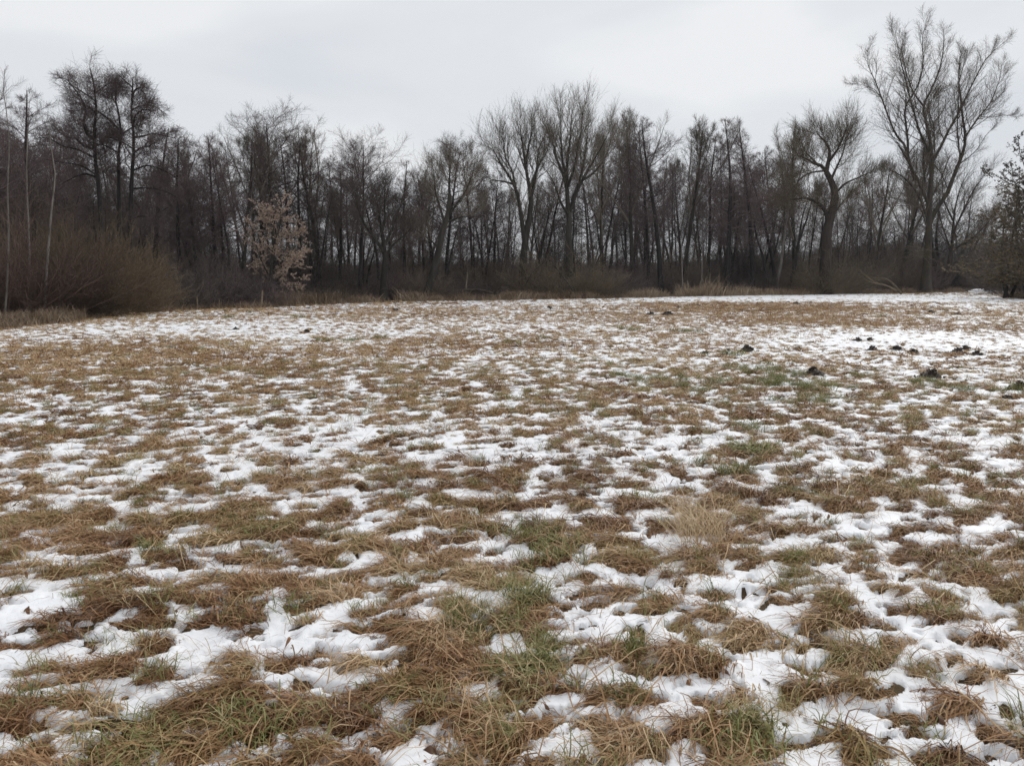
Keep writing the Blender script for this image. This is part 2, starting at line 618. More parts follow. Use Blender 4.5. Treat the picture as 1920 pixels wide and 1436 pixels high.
CO['greenfar'] = proto_coll('green_far', [dict(n=24, rootr=0.13, L=0.20, w=0.012, h=0.03, spread=1.6, seg=3, upright=0.5, seed=200 + i) for i in range(NV)], 'live_grass')
CO['wisp'] = proto_coll('wisp', [dict(n=9, rootr=0.10, L=0.42, w=0.0026, h=0.02, spread=1.5, seg=6, upright=0.62, seed=220 + i, tone=(0.5, 1)) for i in range(NV)], 'dead_grass')
CO['stray'] = proto_coll('stray', [dict(n=5, rootr=0.05, L=0.16, w=0.0030, h=0.02, spread=1.6, seg=4, upright=0.45, seed=240 + i) for i in range(NV)], 'dead_grass')
CO['tall'] = proto_coll('tall_grass', [dict(n=26, rootr=0.35, L=0.55, w=0.012, h=0.03, spread=1.3, seg=4, upright=0.72, seed=260 + i, tone=(0.2, 1)) for i in range(NV)], 'dead_grass')
CO['weed'] = proto_coll('weed_clump', [dict(n=26, rootr=0.35, L=0.55, w=0.012, h=0.03, spread=1.3, seg=4, upright=0.7, seed=270 + i, tone=(0.0, 1)) for i in range(NV)], 'weed')
CO['reed'] = proto_coll('reed', [dict(n=34, rootr=0.5, L=1.15, w=0.022, h=0.05, spread=1.5, seg=4, upright=0.82, seed=280 + i, tone=(0.0, 0.8)) for i in range(NV)], 'weed')


def scatter(name, coll, P, rot, scl, tint, label):
    n = len(P)
    me = bpy.data.meshes.new(name)
    me.vertices.add(n)
    me.vertices.foreach_set('co', np.ascontiguousarray(P, np.float32).ravel())
    for an, typ, arr, key in (('rot', 'FLOAT_VECTOR', rot, 'vector'), ('scl', 'FLOAT_VECTOR', scl, 'vector'), ('tint', 'FLOAT', tint, 'value')):
        a = me.attributes.new(an, typ, 'POINT')
        a.data.foreach_set(key, np.ascontiguousarray(arr, np.float32).ravel())
    a = me.attributes.new('pick', 'INT', 'POINT')
    a.data.foreach_set('value', rng.integers(0, NV, n).astype(np.int32))
    ng = bpy.data.node_groups.new(name, 'GeometryNodeTree')
    ng.interface.new_socket('Geometry', in_out='INPUT', socket_type='NodeSocketGeometry')
    ng.interface.new_socket('Geometry', in_out='OUTPUT', socket_type='NodeSocketGeometry')
    gi, go = nd(ng, 'NodeGroupInput'), nd(ng, 'NodeGroupOutput')
    ip = nd(ng, 'GeometryNodeInstanceOnPoints')
    ci = nd(ng, 'GeometryNodeCollectionInfo')
    ci.inputs['Collection'].default_value = coll
    ci.inputs['Separate Children'].default_value = True
    ci.inputs['Reset Children'].default_value = True

    def na(nm, typ):
        q = nd(ng, 'GeometryNodeInputNamedAttribute', data_type=typ)
        q.inputs['Name'].default_value = nm
        return q.outputs['Attribute']
    e2r = nd(ng, 'FunctionNodeEulerToRotation')
    ng.links.new(na('rot', 'FLOAT_VECTOR'), e2r.inputs[0])
    ng.links.new(gi.outputs[0], ip.inputs['Points'])
    ng.links.new(ci.outputs[0], ip.inputs['Instance'])
    ip.inputs['Pick Instance'].default_value = True
    ng.links.new(na('pick', 'INT'), ip.inputs['Instance Index'])
    ng.links.new(e2r.outputs[0], ip.inputs['Rotation'])
    ng.links.new(na('scl', 'FLOAT_VECTOR'), ip.inputs['Scale'])
    ng.links.new(ip.outputs[0], go.inputs[0])
    o = link(name, me)
    md = o.modifiers.new('scatter', 'NODES')
    md.node_group = ng
    return tag(o, label, None, None, 'stuff')


def sample(r0, r1, dens, half=39):
    half = 80 if r0 < 7 else (62 if r0 < 15 else 46)
    n = int(R(half) * (r1 ** 2 - r0 ** 2) * dens)
    r = np.sqrt(rng.random(n) * (r1 ** 2 - r0 ** 2) + r0 ** 2)
    a = rng.uniform(R(-half), R(half), n)
    x, y = r * np.sin(a), r * np.cos(a)
    ok = np.abs(x) < 0.74 * y + 5.5
    return x[ok], y[ok]


def greenness(x, y):
    g = 0.9 * fbm(x / 0.9, y / 0.9, 81, 3) + 0.7 * fbm(x / 4.0, y / 4.0, 83, 2)
    for (px, py, w, a) in ((1200, 720, 420, 0.28), (1450, 745, 380, 0.22), (500, 1010, 80, 0.5), (480, 1360, 80, 0.5), (1040, 1050, 90, 0.35), (1000, 1270, 60, 0.4),
                           (1400, 1400, 80, 0.4), (1190, 1240, 40, 0.4), (640, 880, 200, 0.1), (300, 720, 300, -0.4), (1380, 1080, 140, 0.3)):
        c = gpt(px, py)
        s = w / FPX * c[1]
        g = g + a * np.exp(-((x - c[0]) ** 2 + ((y - c[1]) / (1 + 0.5 * c[1] / 5)) ** 2) / s ** 2)
    return g


def lay(x, y):
    """downhill-and-wind direction and slope for the clumps"""
    e = 0.05
    b0 = tussocks(x, y)
    dx = (tussocks(x + e, y) - b0) / e * 0.115
    dy = (tussocks(x, y + e) - b0) / e * 0.115
    wa = WIND + math.pi + 1.5 * fbm(x / 2.2, y / 2.2, 91, 2)
    vx = -dx * 0.5 + 0.42 * np.cos(wa)
    vy = -dy * 0.5 + 0.42 * np.sin(wa)
    yaw = np.arctan2(vy, vx) + rng.normal(0, 0.35, len(x))
    slope = dx * np.cos(yaw) + dy * np.sin(yaw)
    return yaw, np.clip(-np.arctan(slope) * 0.75, -0.5, 0.7)


def put(name, coll, x, y, sc, tint, label, dz=0.0, flat=True, zs=1.0):
    if flat:
        yaw, pit = lay(x, y)
        back = 0.06 * sc
        x0, y0 = x, y
        x, y = x - back * np.cos(yaw), y - back * np.sin(yaw)
        b, m, g, ins = fields(x, y)
        bad = m > 0.05
        x, y = np.where(bad, x0, x), np.where(bad, y0, y)
        tip = fields(x + 0.11 * sc * np.cos(yaw), y + 0.11 * sc * np.sin(yaw))[1]
        sc = sc * np.where(tip > 0.03, 0.6, 1.0)
    b, m, g, ins = fields(x, y)
    if not flat:
        yaw, pit = rng.uniform(0, 2 * np.pi, len(x)), np.zeros(len(x))
    rot = np.stack([rng.normal(0, 0.08, len(x)), pit, yaw], 1)
    s = sc * rng.uniform(0.75, 1.3, len(x))
    scl = np.stack([s, s, s * zs * rng.uniform(0.7, 1.3, len(x))], 1)
    lift = np.where(m > 0, 0.01, 0.0)
    return scatter(name, coll, np.stack([x, y, g + dz + lift], 1), rot, scl, tint, label)


def tintf(x, y):
    return np.clip(0.30 + 0.36 * fbm(x / 0.3, y / 0.3, 95, 2) + 0.16 * fbm(x / 3.0, y / 3.0, 96, 2) + rng.normal(0, 0.07, len(x)) + np.clip((y - 6) / 40, 0, 0.18), -0.1, 0.6)


def meadow_pts(r0, r1, dens, mthr, edge=0.6):
    x, y = sample(r0, r1, dens)
    b, m, g, ins = fields(x, y)
    ok = (m < mthr + rng.normal(0, 0.03, len(x))) & (ins > edge)
    return x[ok], y[ok]


for nm, r0, r1, dens, coll, sc, gcoll in (('near', 1.0, 6.5, 620, CO['near'], 1.0, CO['green']), ('mid', 6.5, 15, 290, CO['mid'], 1.05, CO['green']),
                                          ('far', 15, 36, 100, CO['far'], 1.0, CO['greenfar']), ('vfar', 36, 100, 11.0, CO['vfar'], 1.0, CO['greenfar'])):
    x, y = meadow_pts(r0, r1, dens, -0.05 if r0 < 15 else -0.05)
    if r0 >= 15:
        x2, y2 = meadow_pts(r0, r1, dens * 0.22, 0.32)
        x, y = np.concatenate([x, x2]), np.concatenate([y, y2])
    gr = greenness(x, y)
    isg = gr > 0.95 + rng.normal(0, 0.12, len(x))
    put('grass', coll, x[~isg], y[~isg], sc, tintf(x[~isg], y[~isg]), 'matted dead brown grass lying flat between the snow patches')
    put('green_grass', gcoll, x[isg], y[isg], sc * (0.9 if r0 < 15 else 1.0), np.clip(rng.normal(0.34, 0.15, isg.sum()), 0, 0.7), 'short green grass blades growing through the brown thatch', 0.015, False)
    if r0 < 15:     # green shoots sprinkled through the brown
        q = rng.random(len(x)) < 0.10
        put('green_grass', gcoll, x[q], y[q], 0.8, np.clip(rng.normal(0.42, 0.15, q.sum()), 0, 0.7), 'thin green shoots mixed into the brown thatch', 0.02, False)

# pale loose straw lying across the thatch
CO['straw'] = proto_coll('straw', [dict(n=7, rootr=0.12, L=0.34, w=0.0040, h=0.05, spread=1.8, seg=7, seed=300 + i, tone=(0.5, 1)) for i in range(NV)], 'dead_grass')
x, y = meadow_pts(1.6, 8.5, 85, -0.02)
put('straw', CO['straw'], x, y, 1.0, np.clip(rng.normal(0.28, 0.1, len(x)), 0, 0.6), 'loose pale straw blades lying across the brown thatch', 0.012)
# stalks and stray blades standing through snow
x, y = meadow_pts(1.7, 9, 16, 0.9)
put('stray_blades', CO['stray'], x, y, 1.0, np.clip(rng.normal(0.2, 0.15, len(x)), 0, 0.6), 'single brown blades poking through the snow', 0.0, False)
x, y = meadow_pts(1.9, 14, 7, 0.02)
put('dry_stalks', CO['wisp'], x, y, 0.8, np.full(len(x), 0.3), 'thin straw stalks standing above the matted grass', 0.0, False)
CO['leaf'] = proto_coll('leaf', [dict(n=1, rootr=0.01, L=0.055, w=0.026, h=0.010, spread=1.5, seg=4, seed=320 + i, tone=(0, 0.15)) for i in range(NV)], 'dead_grass')
x, y = sample(1.8, 8.0, 5.0)
put('leaf_litter', CO['leaf'], x, y, 1.0, np.clip(rng.normal(0.06, 0.08, len(x)), -0.1, 0.3), 'small dark fallen leaves and bits lying on the snow and grass', 0.022, False)
# taller pale grass in bands across the field
x, y = sample(8, 62, 7.5)
b, m, g, ins = fields(x, y)
tb = np.zeros(len(x))
for (px, py, wpx, p0, p1, a) in ((1450, 578, 330, 569, 590, 1.1), (1250, 606, 500, 598, 618, 0.35), (250, 690, 480, 645, 760, 0.75), (620, 655, 380, 640, 675, 0.6),
                                 (1600, 606, 240, 594, 616, 0.7), (850, 583, 420, 575, 590, 0.5), (1300, 640, 200, 625, 660, 0.4)):
    c = gpt(px, py)
    ry = abs(gpt(px, p0)[1] - gpt(px, p1)[1]) / 2
    tb = np.maximum(tb, a * np.exp(-((x - c[0]) / (wpx / FPX * c[1])) ** 2 - ((y - c[1]) / ry) ** 2))
ok = (rng.random(len(x)) < tb * 0.8) & (m < 0.25) & (ins > 0.5)
x, y = x[ok], y[ok]
put('tall_grass', CO['tall'], x, y, 0.62, np.clip(rng.normal(0.28, 0.1, len(x)), 0, 0.6), 'pale tan uncut grass standing in a band across the field', -0.02, False)
# rough dry grass along the foot of the wood
px = rng.uniform(-450, 2350, 8200)
dd = edge_depth(px)
off = rng.normal(0.2, 0.7, len(px))
y = dd + off
x = (px - 960) / FPX * y / 0.9955
ok = (px < 1812) | (px > 1875)
keepz = np.interp(px, [0, 300, 520, 700, 780, 1150, 1400, 1500, 1700, 1900], [1, 0.35, 0.5, 0.8, 0.9, 1, 0.9, 0.8, 1, 1])
ok &= rng.random(len(px)) < keepz * (0.75 + 0.9 * fbm(px / 30, px * 0, 152, 2))
x, y, px = x[ok], y[ok], px[ok]
put('edge_grass', CO['weed'], x, y, np.interp(px, [0, 200, 500, 800, 1200, 1900], [1.1, 0.9, 1.1, 1.6, 1.4, 1.3]) * (1 + 0.7 * fbm(px / 22, px * 0, 151, 2)), np.clip(rng.normal(0.27, 0.09, len(x)), 0, 0.6),
    'rough dry grass along the foot of the wood', -0.02, False)
# reed stand below the pale-leaved tree, and straw coloured reeds by the alders
rx, ry, rs, rt = [], [], [], []
for (a, b_, n, s, tn, d) in ((520, 640, 170, 0.95, 0.22, 0.6), (0, 150, 150, 0.62, 0.22, -0.2), (840, 1150, 120, 0.75, 0.2, 0.7), (1180, 1225, 34, 1.0, 0.55, -0.3), (1270, 1300, 20, 1.2, 0.52, 0),
                          (1305, 1345, 32, 1.6, 0.45, 0.2), (1355, 1420, 40, 1.1, 0.52, 0), (1195, 1420, 60, 0.6, 0.4, 0), (560, 700, 60, 0.6, 0.25, 0), (1880, 1960, 70, 0.5, 0.15, 0.0)):
    q = rng.uniform(a, b_, n)
    yy = edge_depth(q) + d + rng.normal(0, 0.5, n)
    rx.append((q - 960) / FPX * yy / 0.9955); ry.append(yy); rs.append(np.full(n, s) * rng.uniform(0.7, 1.2, n)); rt.append(np.clip(rng.normal(tn, 0.08, n), 0, 0.6))
rx, ry, rs, rt = map(np.concatenate, (rx, ry, rs, rt))
put('reeds', CO['reed'], rx, ry, rs, rt, 'dry reeds and weeds standing at the wood edge', -0.03, False)

# ------------------------------------------------------------------ trees: generator
def norm(v):
    return v / np.maximum(np.linalg.norm(v, axis=-1, keepdims=True), 1e-9)


class Grow:
    def __init__(self, seed):
        self.g = np.random.default_rng(seed)

    def shoot(self, pos, d, L, n, up=0.0, wig=0.1, wind=None):
        B = len(pos)
        P = np.empty((B, n, 3))
        P[:, 0] = pos
        d = norm(d)
        st = (L / (n - 1))[:, None]
        for i in range(1, n):
            d = d + self.g.normal(0, wig, (B, 3))
            d[:, 2] += up
            d = norm(d)
            P[:, i] = P[:, i - 1] + d * st
        return P

    def spawn(self, P, Rd, Lp, C, t0, t1, a0, a1, ln, shape=None, up=0.05, wig=0.12, n=4, rr=0.6, rmin=0.004, rlen=0.018, jit=0.25, full=None):
        """children along each parent; angle runs a0 (at t0) to a1 (at t1)"""
        g = self.g
        B, m = P.shape[:2]
        t = t0 + (t1 - t0) * ((np.arange(C)[None] + g.random((B, C))) / C)
        f = t * (m - 1)
        i = np.minimum(f.astype(int), m - 2)
        f = (f - i)[..., None]
        bi = np.arange(B)[:, None]
        pos = P[bi, i] * (1 - f) + P[bi, i + 1] * f
        rad = Rd[bi, i] * (1 - f[..., 0]) + Rd[bi, i + 1] * f[..., 0]
        Tn = norm(P[bi, i + 1] - P[bi, i])
        ref = np.where(np.abs(Tn[..., 2:3]) > 0.9, np.array([1.0, 0, 0]), np.array([0, 0, 1.0]))
        U = norm(np.cross(Tn, ref))
        Vv = np.cross(Tn, U)
        ph = np.arange(C)[None] * 2.39996 + g.random((B, 1)) * 6.28 + g.normal(0, 0.5, (B, C))
        tt = (t - t0) / max(t1 - t0, 1e-6)
        an = np.radians(a0 + (a1 - a0) * tt) * (1 + g.normal(0, 0.15, (B, C)))
        D = np.cos(an)[..., None] * Tn + np.sin(an)[..., None] * (np.cos(ph)[..., None] * U + np.sin(ph)[..., None] * Vv)
        L = ln * Lp[:, None] * (1 + g.uniform(-jit, jit, (B, C)))
        if shape is not None:
            L = L * shape(tt)
        pos, D, L, rad = pos.reshape(-1, 3), D.reshape(-1, 3), L.ravel(), rad.ravel()
        if full is not None:      # short parents carry fewer children
            kp = g.random((B, C)) < np.clip(Lp / full, 0.12, 1)[:, None]
            kp = kp.ravel()
            pos, D, L, rad = pos[kp], D[kp], L[kp], rad[kp]
        Q = self.shoot(pos, D, L, n, up, wig)
        r0 = np.clip(np.minimum(rad * rr, L * rlen), rmin, None)
        s = np.linspace(0, 1, n)[None]
        r = r0[:, None] * (1 - 0.72 * s)
        return Q, np.maximum(r, rmin * 0.6), L


def tube(P, Rd, sides):
    B, n = P.shape[:2]
    T_ = np.empty_like(P)
    T_[:, 1:-1] = P[:, 2:] - P[:, :-2]
    T_[:, 0] = P[:, 1] - P[:, 0]
    T_[:, -1] = P[:, -1] - P[:, -2]
    T_ = norm(T_)
    a = T_.mean(1)
    ref = np.where(np.abs(a[:, 2:3]) > 0.8, np.array([1.0, 0, 0]), np.array([0, 0, 1.0]))[:, None, :]
    U = norm(np.cross(T_, np.broadcast_to(ref, T_.shape)))
    Vv = np.cross(T_, U)
    k = np.arange(sides) * 2 * np.pi / sides
    ring = np.cos(k)[None, None, :, None] * U[:, :, None] + np.sin(k)[None, None, :, None] * Vv[:, :, None]
    V = P[:, :, None] + ring * Rd[:, :, None, None]
    idx = np.arange(B * n * sides).reshape(B, n, sides)
    nx = np.roll(idx, -1, 2)
    F = np.stack([idx[:, :-1], nx[:, :-1], nx[:, 1:], idx[:, 1:]], -1).reshape(-1, 4)
    return V.reshape(-1, 3), F


def merge(parts):
    Vs, Fs, o = [], [], 0
    for V, F in parts:
        Vs.append(V)
        Fs.append(F + o)
        o += len(V)
    return np.concatenate(Vs), np.concatenate(Fs)


def smooth_path(pts, n):
    """Catmull-Rom through the points, n samples"""
    p = np.array(pts, float)
    if len(p) == 2:
        p = np.stack([p[0], (p[0] + p[1]) / 2, p[1]])
    d = np.r_[0, np.cumsum(np.linalg.norm(np.diff(p, axis=0), axis=1))]
    q = np.linspace(0, d[-1], n)
    m = np.gradient(p, d, axis=0)
    i = np.clip(np.searchsorted(d, q, side='right') - 1, 0, len(p) - 2)
    h = (d[i + 1] - d[i])[:, None]
    t = ((q - d[i])[:, None]) / h
    return ((2 * t ** 3 - 3 * t ** 2 + 1) * p[i] + (t ** 3 - 2 * t ** 2 + t) * h * m[i] + (-2 * t ** 3 + 3 * t ** 2) * p[i + 1] + (t ** 3 - t ** 2) * h * m[i + 1])


def trunk_mesh(name, paths, mat, sides=9):
    return quads(name, *merge([tube(P[None], r[None], sides) for P, r in paths]), M[mat])


def flare(r, P, k=0.5, hgt=0.6):
    z = P[:, 2] - P[0, 2]
    return r * (1 + k * np.exp(-z / hgt))


def plen(P):
    return np.linalg.norm(np.diff(P, axis=1), axis=2).sum(1)


def straight_trunk(G, H, r0, n=16, wig=0.02, lean=(0, 0), rtop=0.02, bow=0.0):
    P = G.shoot(np.zeros((1, 3)), np.array([[lean[0], lean[1], 1.0]]), np.array([H]), n, 0.02, wig)
    P[0, :, 2] *= H / P[0, -1, 2]
    s = np.linspace(0, 1, n)
    r = r0 * (1 - s) ** 0.85 + rtop
    return P[0], flare(r, P[0])


def crown_mesh(name, parts, mat):
    return quads(name, *merge(parts), M[mat])


def alder(seed, H=14.0, w=0.17, r0=0.17, dens=1.0, low=0.28, lean=(0, 0), wig=0.025, round_=False, mats=('alder', 'alder_twig'), twr=0.0058):
    G = Grow(seed)
    P, r = straight_trunk(G, H, r0, 18, wig, lean)
    if round_:
        shp = lambda t: 0.45 + 0.9 * np.sin(np.pi * np.clip(t * 0.8 + 0.12, 0, 1))
    else:
        shp = lambda t: 0.12 + 1.1 * (1 - t) ** 0.75 * np.clip(0.35 + 2.2 * t, 0, 1)
    b1, r1, l1 = G.spawn(P[None], r[None], np.array([H]), int(36 * dens), low, 0.985, 80, 50, w * 1.35, shp, 0.06, 0.13, 7, 0.55, 0.010, 0.015, 0.35)
    b2, r2, l2 = G.spawn(b1, r1, l1, 9, 0.18, 0.98, 52, 38, 0.42, lambda t: 1.1 - 0.5 * t, 0.06, 0.16, 4, 0.6, 0.007, 0.011, full=1.4)
    b3, r3, l3 = G.spawn(b2, r2, np.clip(l2, 0.5, 1.2), 18, 0.1, 1.0, 58, 30, 0.50, None, 0.05, 0.2, 2, 0.7, twr, 0.012, 0.4, 0.55)
    b4, r4, l4 = G.spawn(P[None, 11:], r[None, 11:], np.array([1.1]), 8, 0.3, 1.0, 50, 20, 0.42, None, 0.1, 0.2, 3, 0.7, twr, 0.012)
    tm = trunk_mesh('trunk', [(P, r)], mats[0])
    cm = crown_mesh('crown', [tube(b1, r1, 4), tube(b2, r2, 3), tube(b3, r3, 3), tube(b4, r4, 3)], mats[1])
    return H, tm, cm


def fan_tree(seed, H=14.0, fork=0.28, nl=9, ang=(34, 14), ll=0.62, r0=0.20, mats=('ash', 'ash_twig'), lean=(0, 0), c2=12, c3=7, c4=5, up=0.10, wig=0.05, twr=0.0058):
    """leader with long ascending limbs, twigs pointing up: ash / poplar look"""
    G = Grow(seed)
    P, r = straight_trunk(G, H * 0.95, r0, 16, 0.035, lean, 0.015)
    b1, r1, l1 = G.spawn(P[None], r[None], np.array([H]), nl, fork, 0.85, ang[0], ang[1], ll, lambda t: 1.0 - 0.72 * t, up * 0.45, wig, 10, 0.68, 0.02, 0.014, 0.15)
    b2, r2, l2 = G.spawn(np.concatenate([b1]), r1, l1, c2, 0.22, 0.97, 38, 24, 0.26, lambda t: 1.15 - 0.6 * t, up, 0.10, 5, 0.55, 0.010, 0.014)
    b2b, r2b, l2b = G.spawn(P[None, 7:], r[None, 7:], np.array([H * 0.5]), 16, 0.0, 0.98, 40, 22, 0.30, lambda t: 1.1 - 0.6 * t, up, 0.10, 5, 0.55, 0.010, 0.014)
    b2, r2, l2 = np.concatenate([b2, b2b]), np.concatenate([r2, r2b]), np.concatenate([l2, l2b])
    b3, r3, l3 = G.spawn(b2, r2, l2, c3, 0.2, 0.98, 38, 24, 0.42, lambda t: 1.1 - 0.5 * t, up, 0.12, 4, 0.6, 0.007, 0.011)
    b4, r4, l4 = G.spawn(b3, r3, np.maximum(l3, 0.7), c4, 0.2, 1.0, 40, 24, 0.55, None, up, 0.15, 2, 0.7, twr, 0.012, 0.35)
    tm = trunk_mesh('trunk', [(P, r)], mats[0])
    cm = crown_mesh('crown', [tube(b1, r1, 5), tube(b2, r2, 3), tube(b3, r3, 3), tube(b4, r4, 3)], mats[1])
    return H, tm, cm


def thin_tree(seed, H=10.0, r0=0.085, mats=('alder', 'dark_twig'), lean=(0.05, 0), stems=1):
    G = Grow(seed)
    paths = []
    for k in range(stems):
        P, r = straight_trunk(G, H * (1 - 0.12 * k), r0, 14, 0.035, (lean[0] + 0.16 * k * (-1) ** k, lean[1] + 0.08 * k), 0.008)
        P = P + np.array([0.18 * k, 0.1 * k, 0])
        paths.append((P, r))
    PP, RR = np.stack([p for p, _ in paths]), np.stack([q for _, q in paths])
    b1, r1, l1 = G.spawn(PP, RR, np.full(stems, H), 26, 0.18, 0.98, 58, 32, 0.17, lambda t: 1.1 - 0.65 * t, 0.09, 0.12, 5, 0.6, 0.008, 0.012, 0.35)
    b2, r2, l2 = G.spawn(b1, r1, l1, 8, 0.15, 1.0, 48, 30, 0.44, None, 0.06, 0.16, 3, 0.6, 0.008, 0.012)
    b3, r3, l3 = G.spawn(b2, r2, np.maximum(l2, 0.7), 5, 0.2, 1.0, 45, 28, 0.5, None, 0.07, 0.16, 2, 0.6, 0.005, 0.010)
    return H, trunk_mesh('trunk', paths, mats[0], 7), crown_mesh('crown', [tube(b1, r1, 3), tube(b2, r2, 3), tube(b3, r3, 3)], mats[1])


def shrub(seed, H=3.0, Wd=2.0, n=46, mat='dark_twig', up=0.09, c2=7, c3=5, twr=0.006, a=(0.2, 1.25)):
    """many stems from one stool, arching outwards"""
    G = Grow(seed)
    g = G.g
    az = g.random(n) * 2 * np.pi
    inc = g.uniform(a[0], a[1], n)
    D = np.stack([np.cos(az) * np.sin(inc), np.sin(az) * np.sin(inc), np.cos(inc)], 1)
    pos = np.stack([np.cos(az), np.sin(az), 0 * az], 1) * (0.32 * Wd * np.sqrt(g.random(n)))[:, None]
    pos[:, 2] = -0.05
    L = (H * np.cos(inc) ** 2 + Wd * np.sin(inc) ** 2) * g.uniform(0.7, 1.12, n)
    s = G.shoot(pos, D, L, 8, up * 0.6, 0.09)
    r = (0.013 + 0.010 * g.random(n))[:, None] * (1 - 0.75 * np.linspace(0, 1, 8)[None])
    b2, r2, l2 = G.spawn(s, r, L, c2, 0.12, 0.97, 42, 24, 0.34, lambda t: 1.15 - 0.5 * t, up, 0.12, 4, 0.65, 0.0075, 0.012)
    b3, r3, l3 = G.spawn(b2, r2, np.maximum(l2, 0.5), c3, 0.1, 1.0, 42, 26, 0.5, None, up, 0.15, 2, 0.7, twr, 0.012, 0.35)
    stems = quads('stems', *tube(s, r, 4), M[mat])
    tw = quads('twigs', *merge([tube(b2, r2, 3), tube(b3, r3, 3)]), M[mat])
    return H, stems, tw


def leaves(G, P, per, size, mat, droop=0.3, t0=0.1):
    """small bent leaves hung along twigs (P: B,n,3)"""
    g = G.g
    B, m = P.shape[:2]
    t = g.uniform(t0, 1, (B, per))
    f = t * (m - 1)
    i = np.minimum(f.astype(int), m - 2)
    f = (f - i)[..., None]
    bi = np.arange(B)[:, None]
    p = (P[bi, i] * (1 - f) + P[bi, i + 1] * f).reshape(-1, 3)
    N = len(p)
    d = g.normal(0, 1, (N, 3))
    d[:, 2] -= droop * 2
    d = norm(d)
    s = norm(np.cross(d, g.normal(0, 1, (N, 3))))
    nn = np.cross(d, s)
    L = (size * g.uniform(0.6, 1.25, N))[:, None]
    a0, mid, tip = p, p + d * L * 0.5 - nn * L * 0.10, p + d * L
    l, r_ = mid + s * L * 0.34 + nn * L * 0.12, mid - s * L * 0.34 + nn * L * 0.12
    V = np.stack([a0, l, tip, r_, mid], 1).reshape(-1, 3)
    F = (np.arange(N)[:, None, None] * 5 + np.array([[0, 1, 4], [1, 2, 4], [2, 3, 4], [3, 0, 4]])[None]).reshape(-1, 3)
    tn = np.repeat(g.random(N), 5)
    return quads('leaves', V, F, M[mat], False, {'tone': tn})


def place_tree(name, parts, loc, H, Hwant, wide, rz, label, cat, group=None):
    """parts: list of (part name, mesh)"""
    s = Hwant / H
    e = empty(name, loc, rz, (s * wide, s * wide, s))
    tag(e, label, cat, group)
    for pn, me in parts:
        link(pn, me, e)
    return e


def base_and_height(px, pytop, Y, pxtop=None):
    b = at(px, 522, Y)
    b[2] = -0.06
    top = at(pxtop if pxtop is not None else px, pytop, Y)
    return b, top[2] + 0.06


# ------------------------------------------------------------------ the tall poplar at the right
PY = 86.0


def crop5(cx, cy, dy=0.0):
    p = at(1500 + cx / 2.3167, cy / 2.3167, PY)
    p[1] += dy
    return p


pop_base = crop5(545, 1262)
pop_base[2] = -0.1
pop = empty('poplar_tree', tuple(pop_base), 0.0, (1.0, 1.0, 0.972))
tag(pop, 'very tall bare poplar with a fan of long bare limbs at the right', 'tree')


def rel(pts, dys):
    n = len(pts)
    return [crop5(x, y, 0) + np.array([0, dys * (k / max(n - 1, 1)), 0]) - pop_base for k, (x, y) in enumerate(pts)]


def limb(pts, dys, r0, r1, n=16, start=0.0):
    q = rel(pts, dys)
    q = [v + np.array([0, start, 0]) for v in q]
    P = smooth_path(q, n)
    s = np.linspace(0, 1, n)
    return P, (r1 + (r0 - r1) * (1 - s) ** 0.9) * 0.74


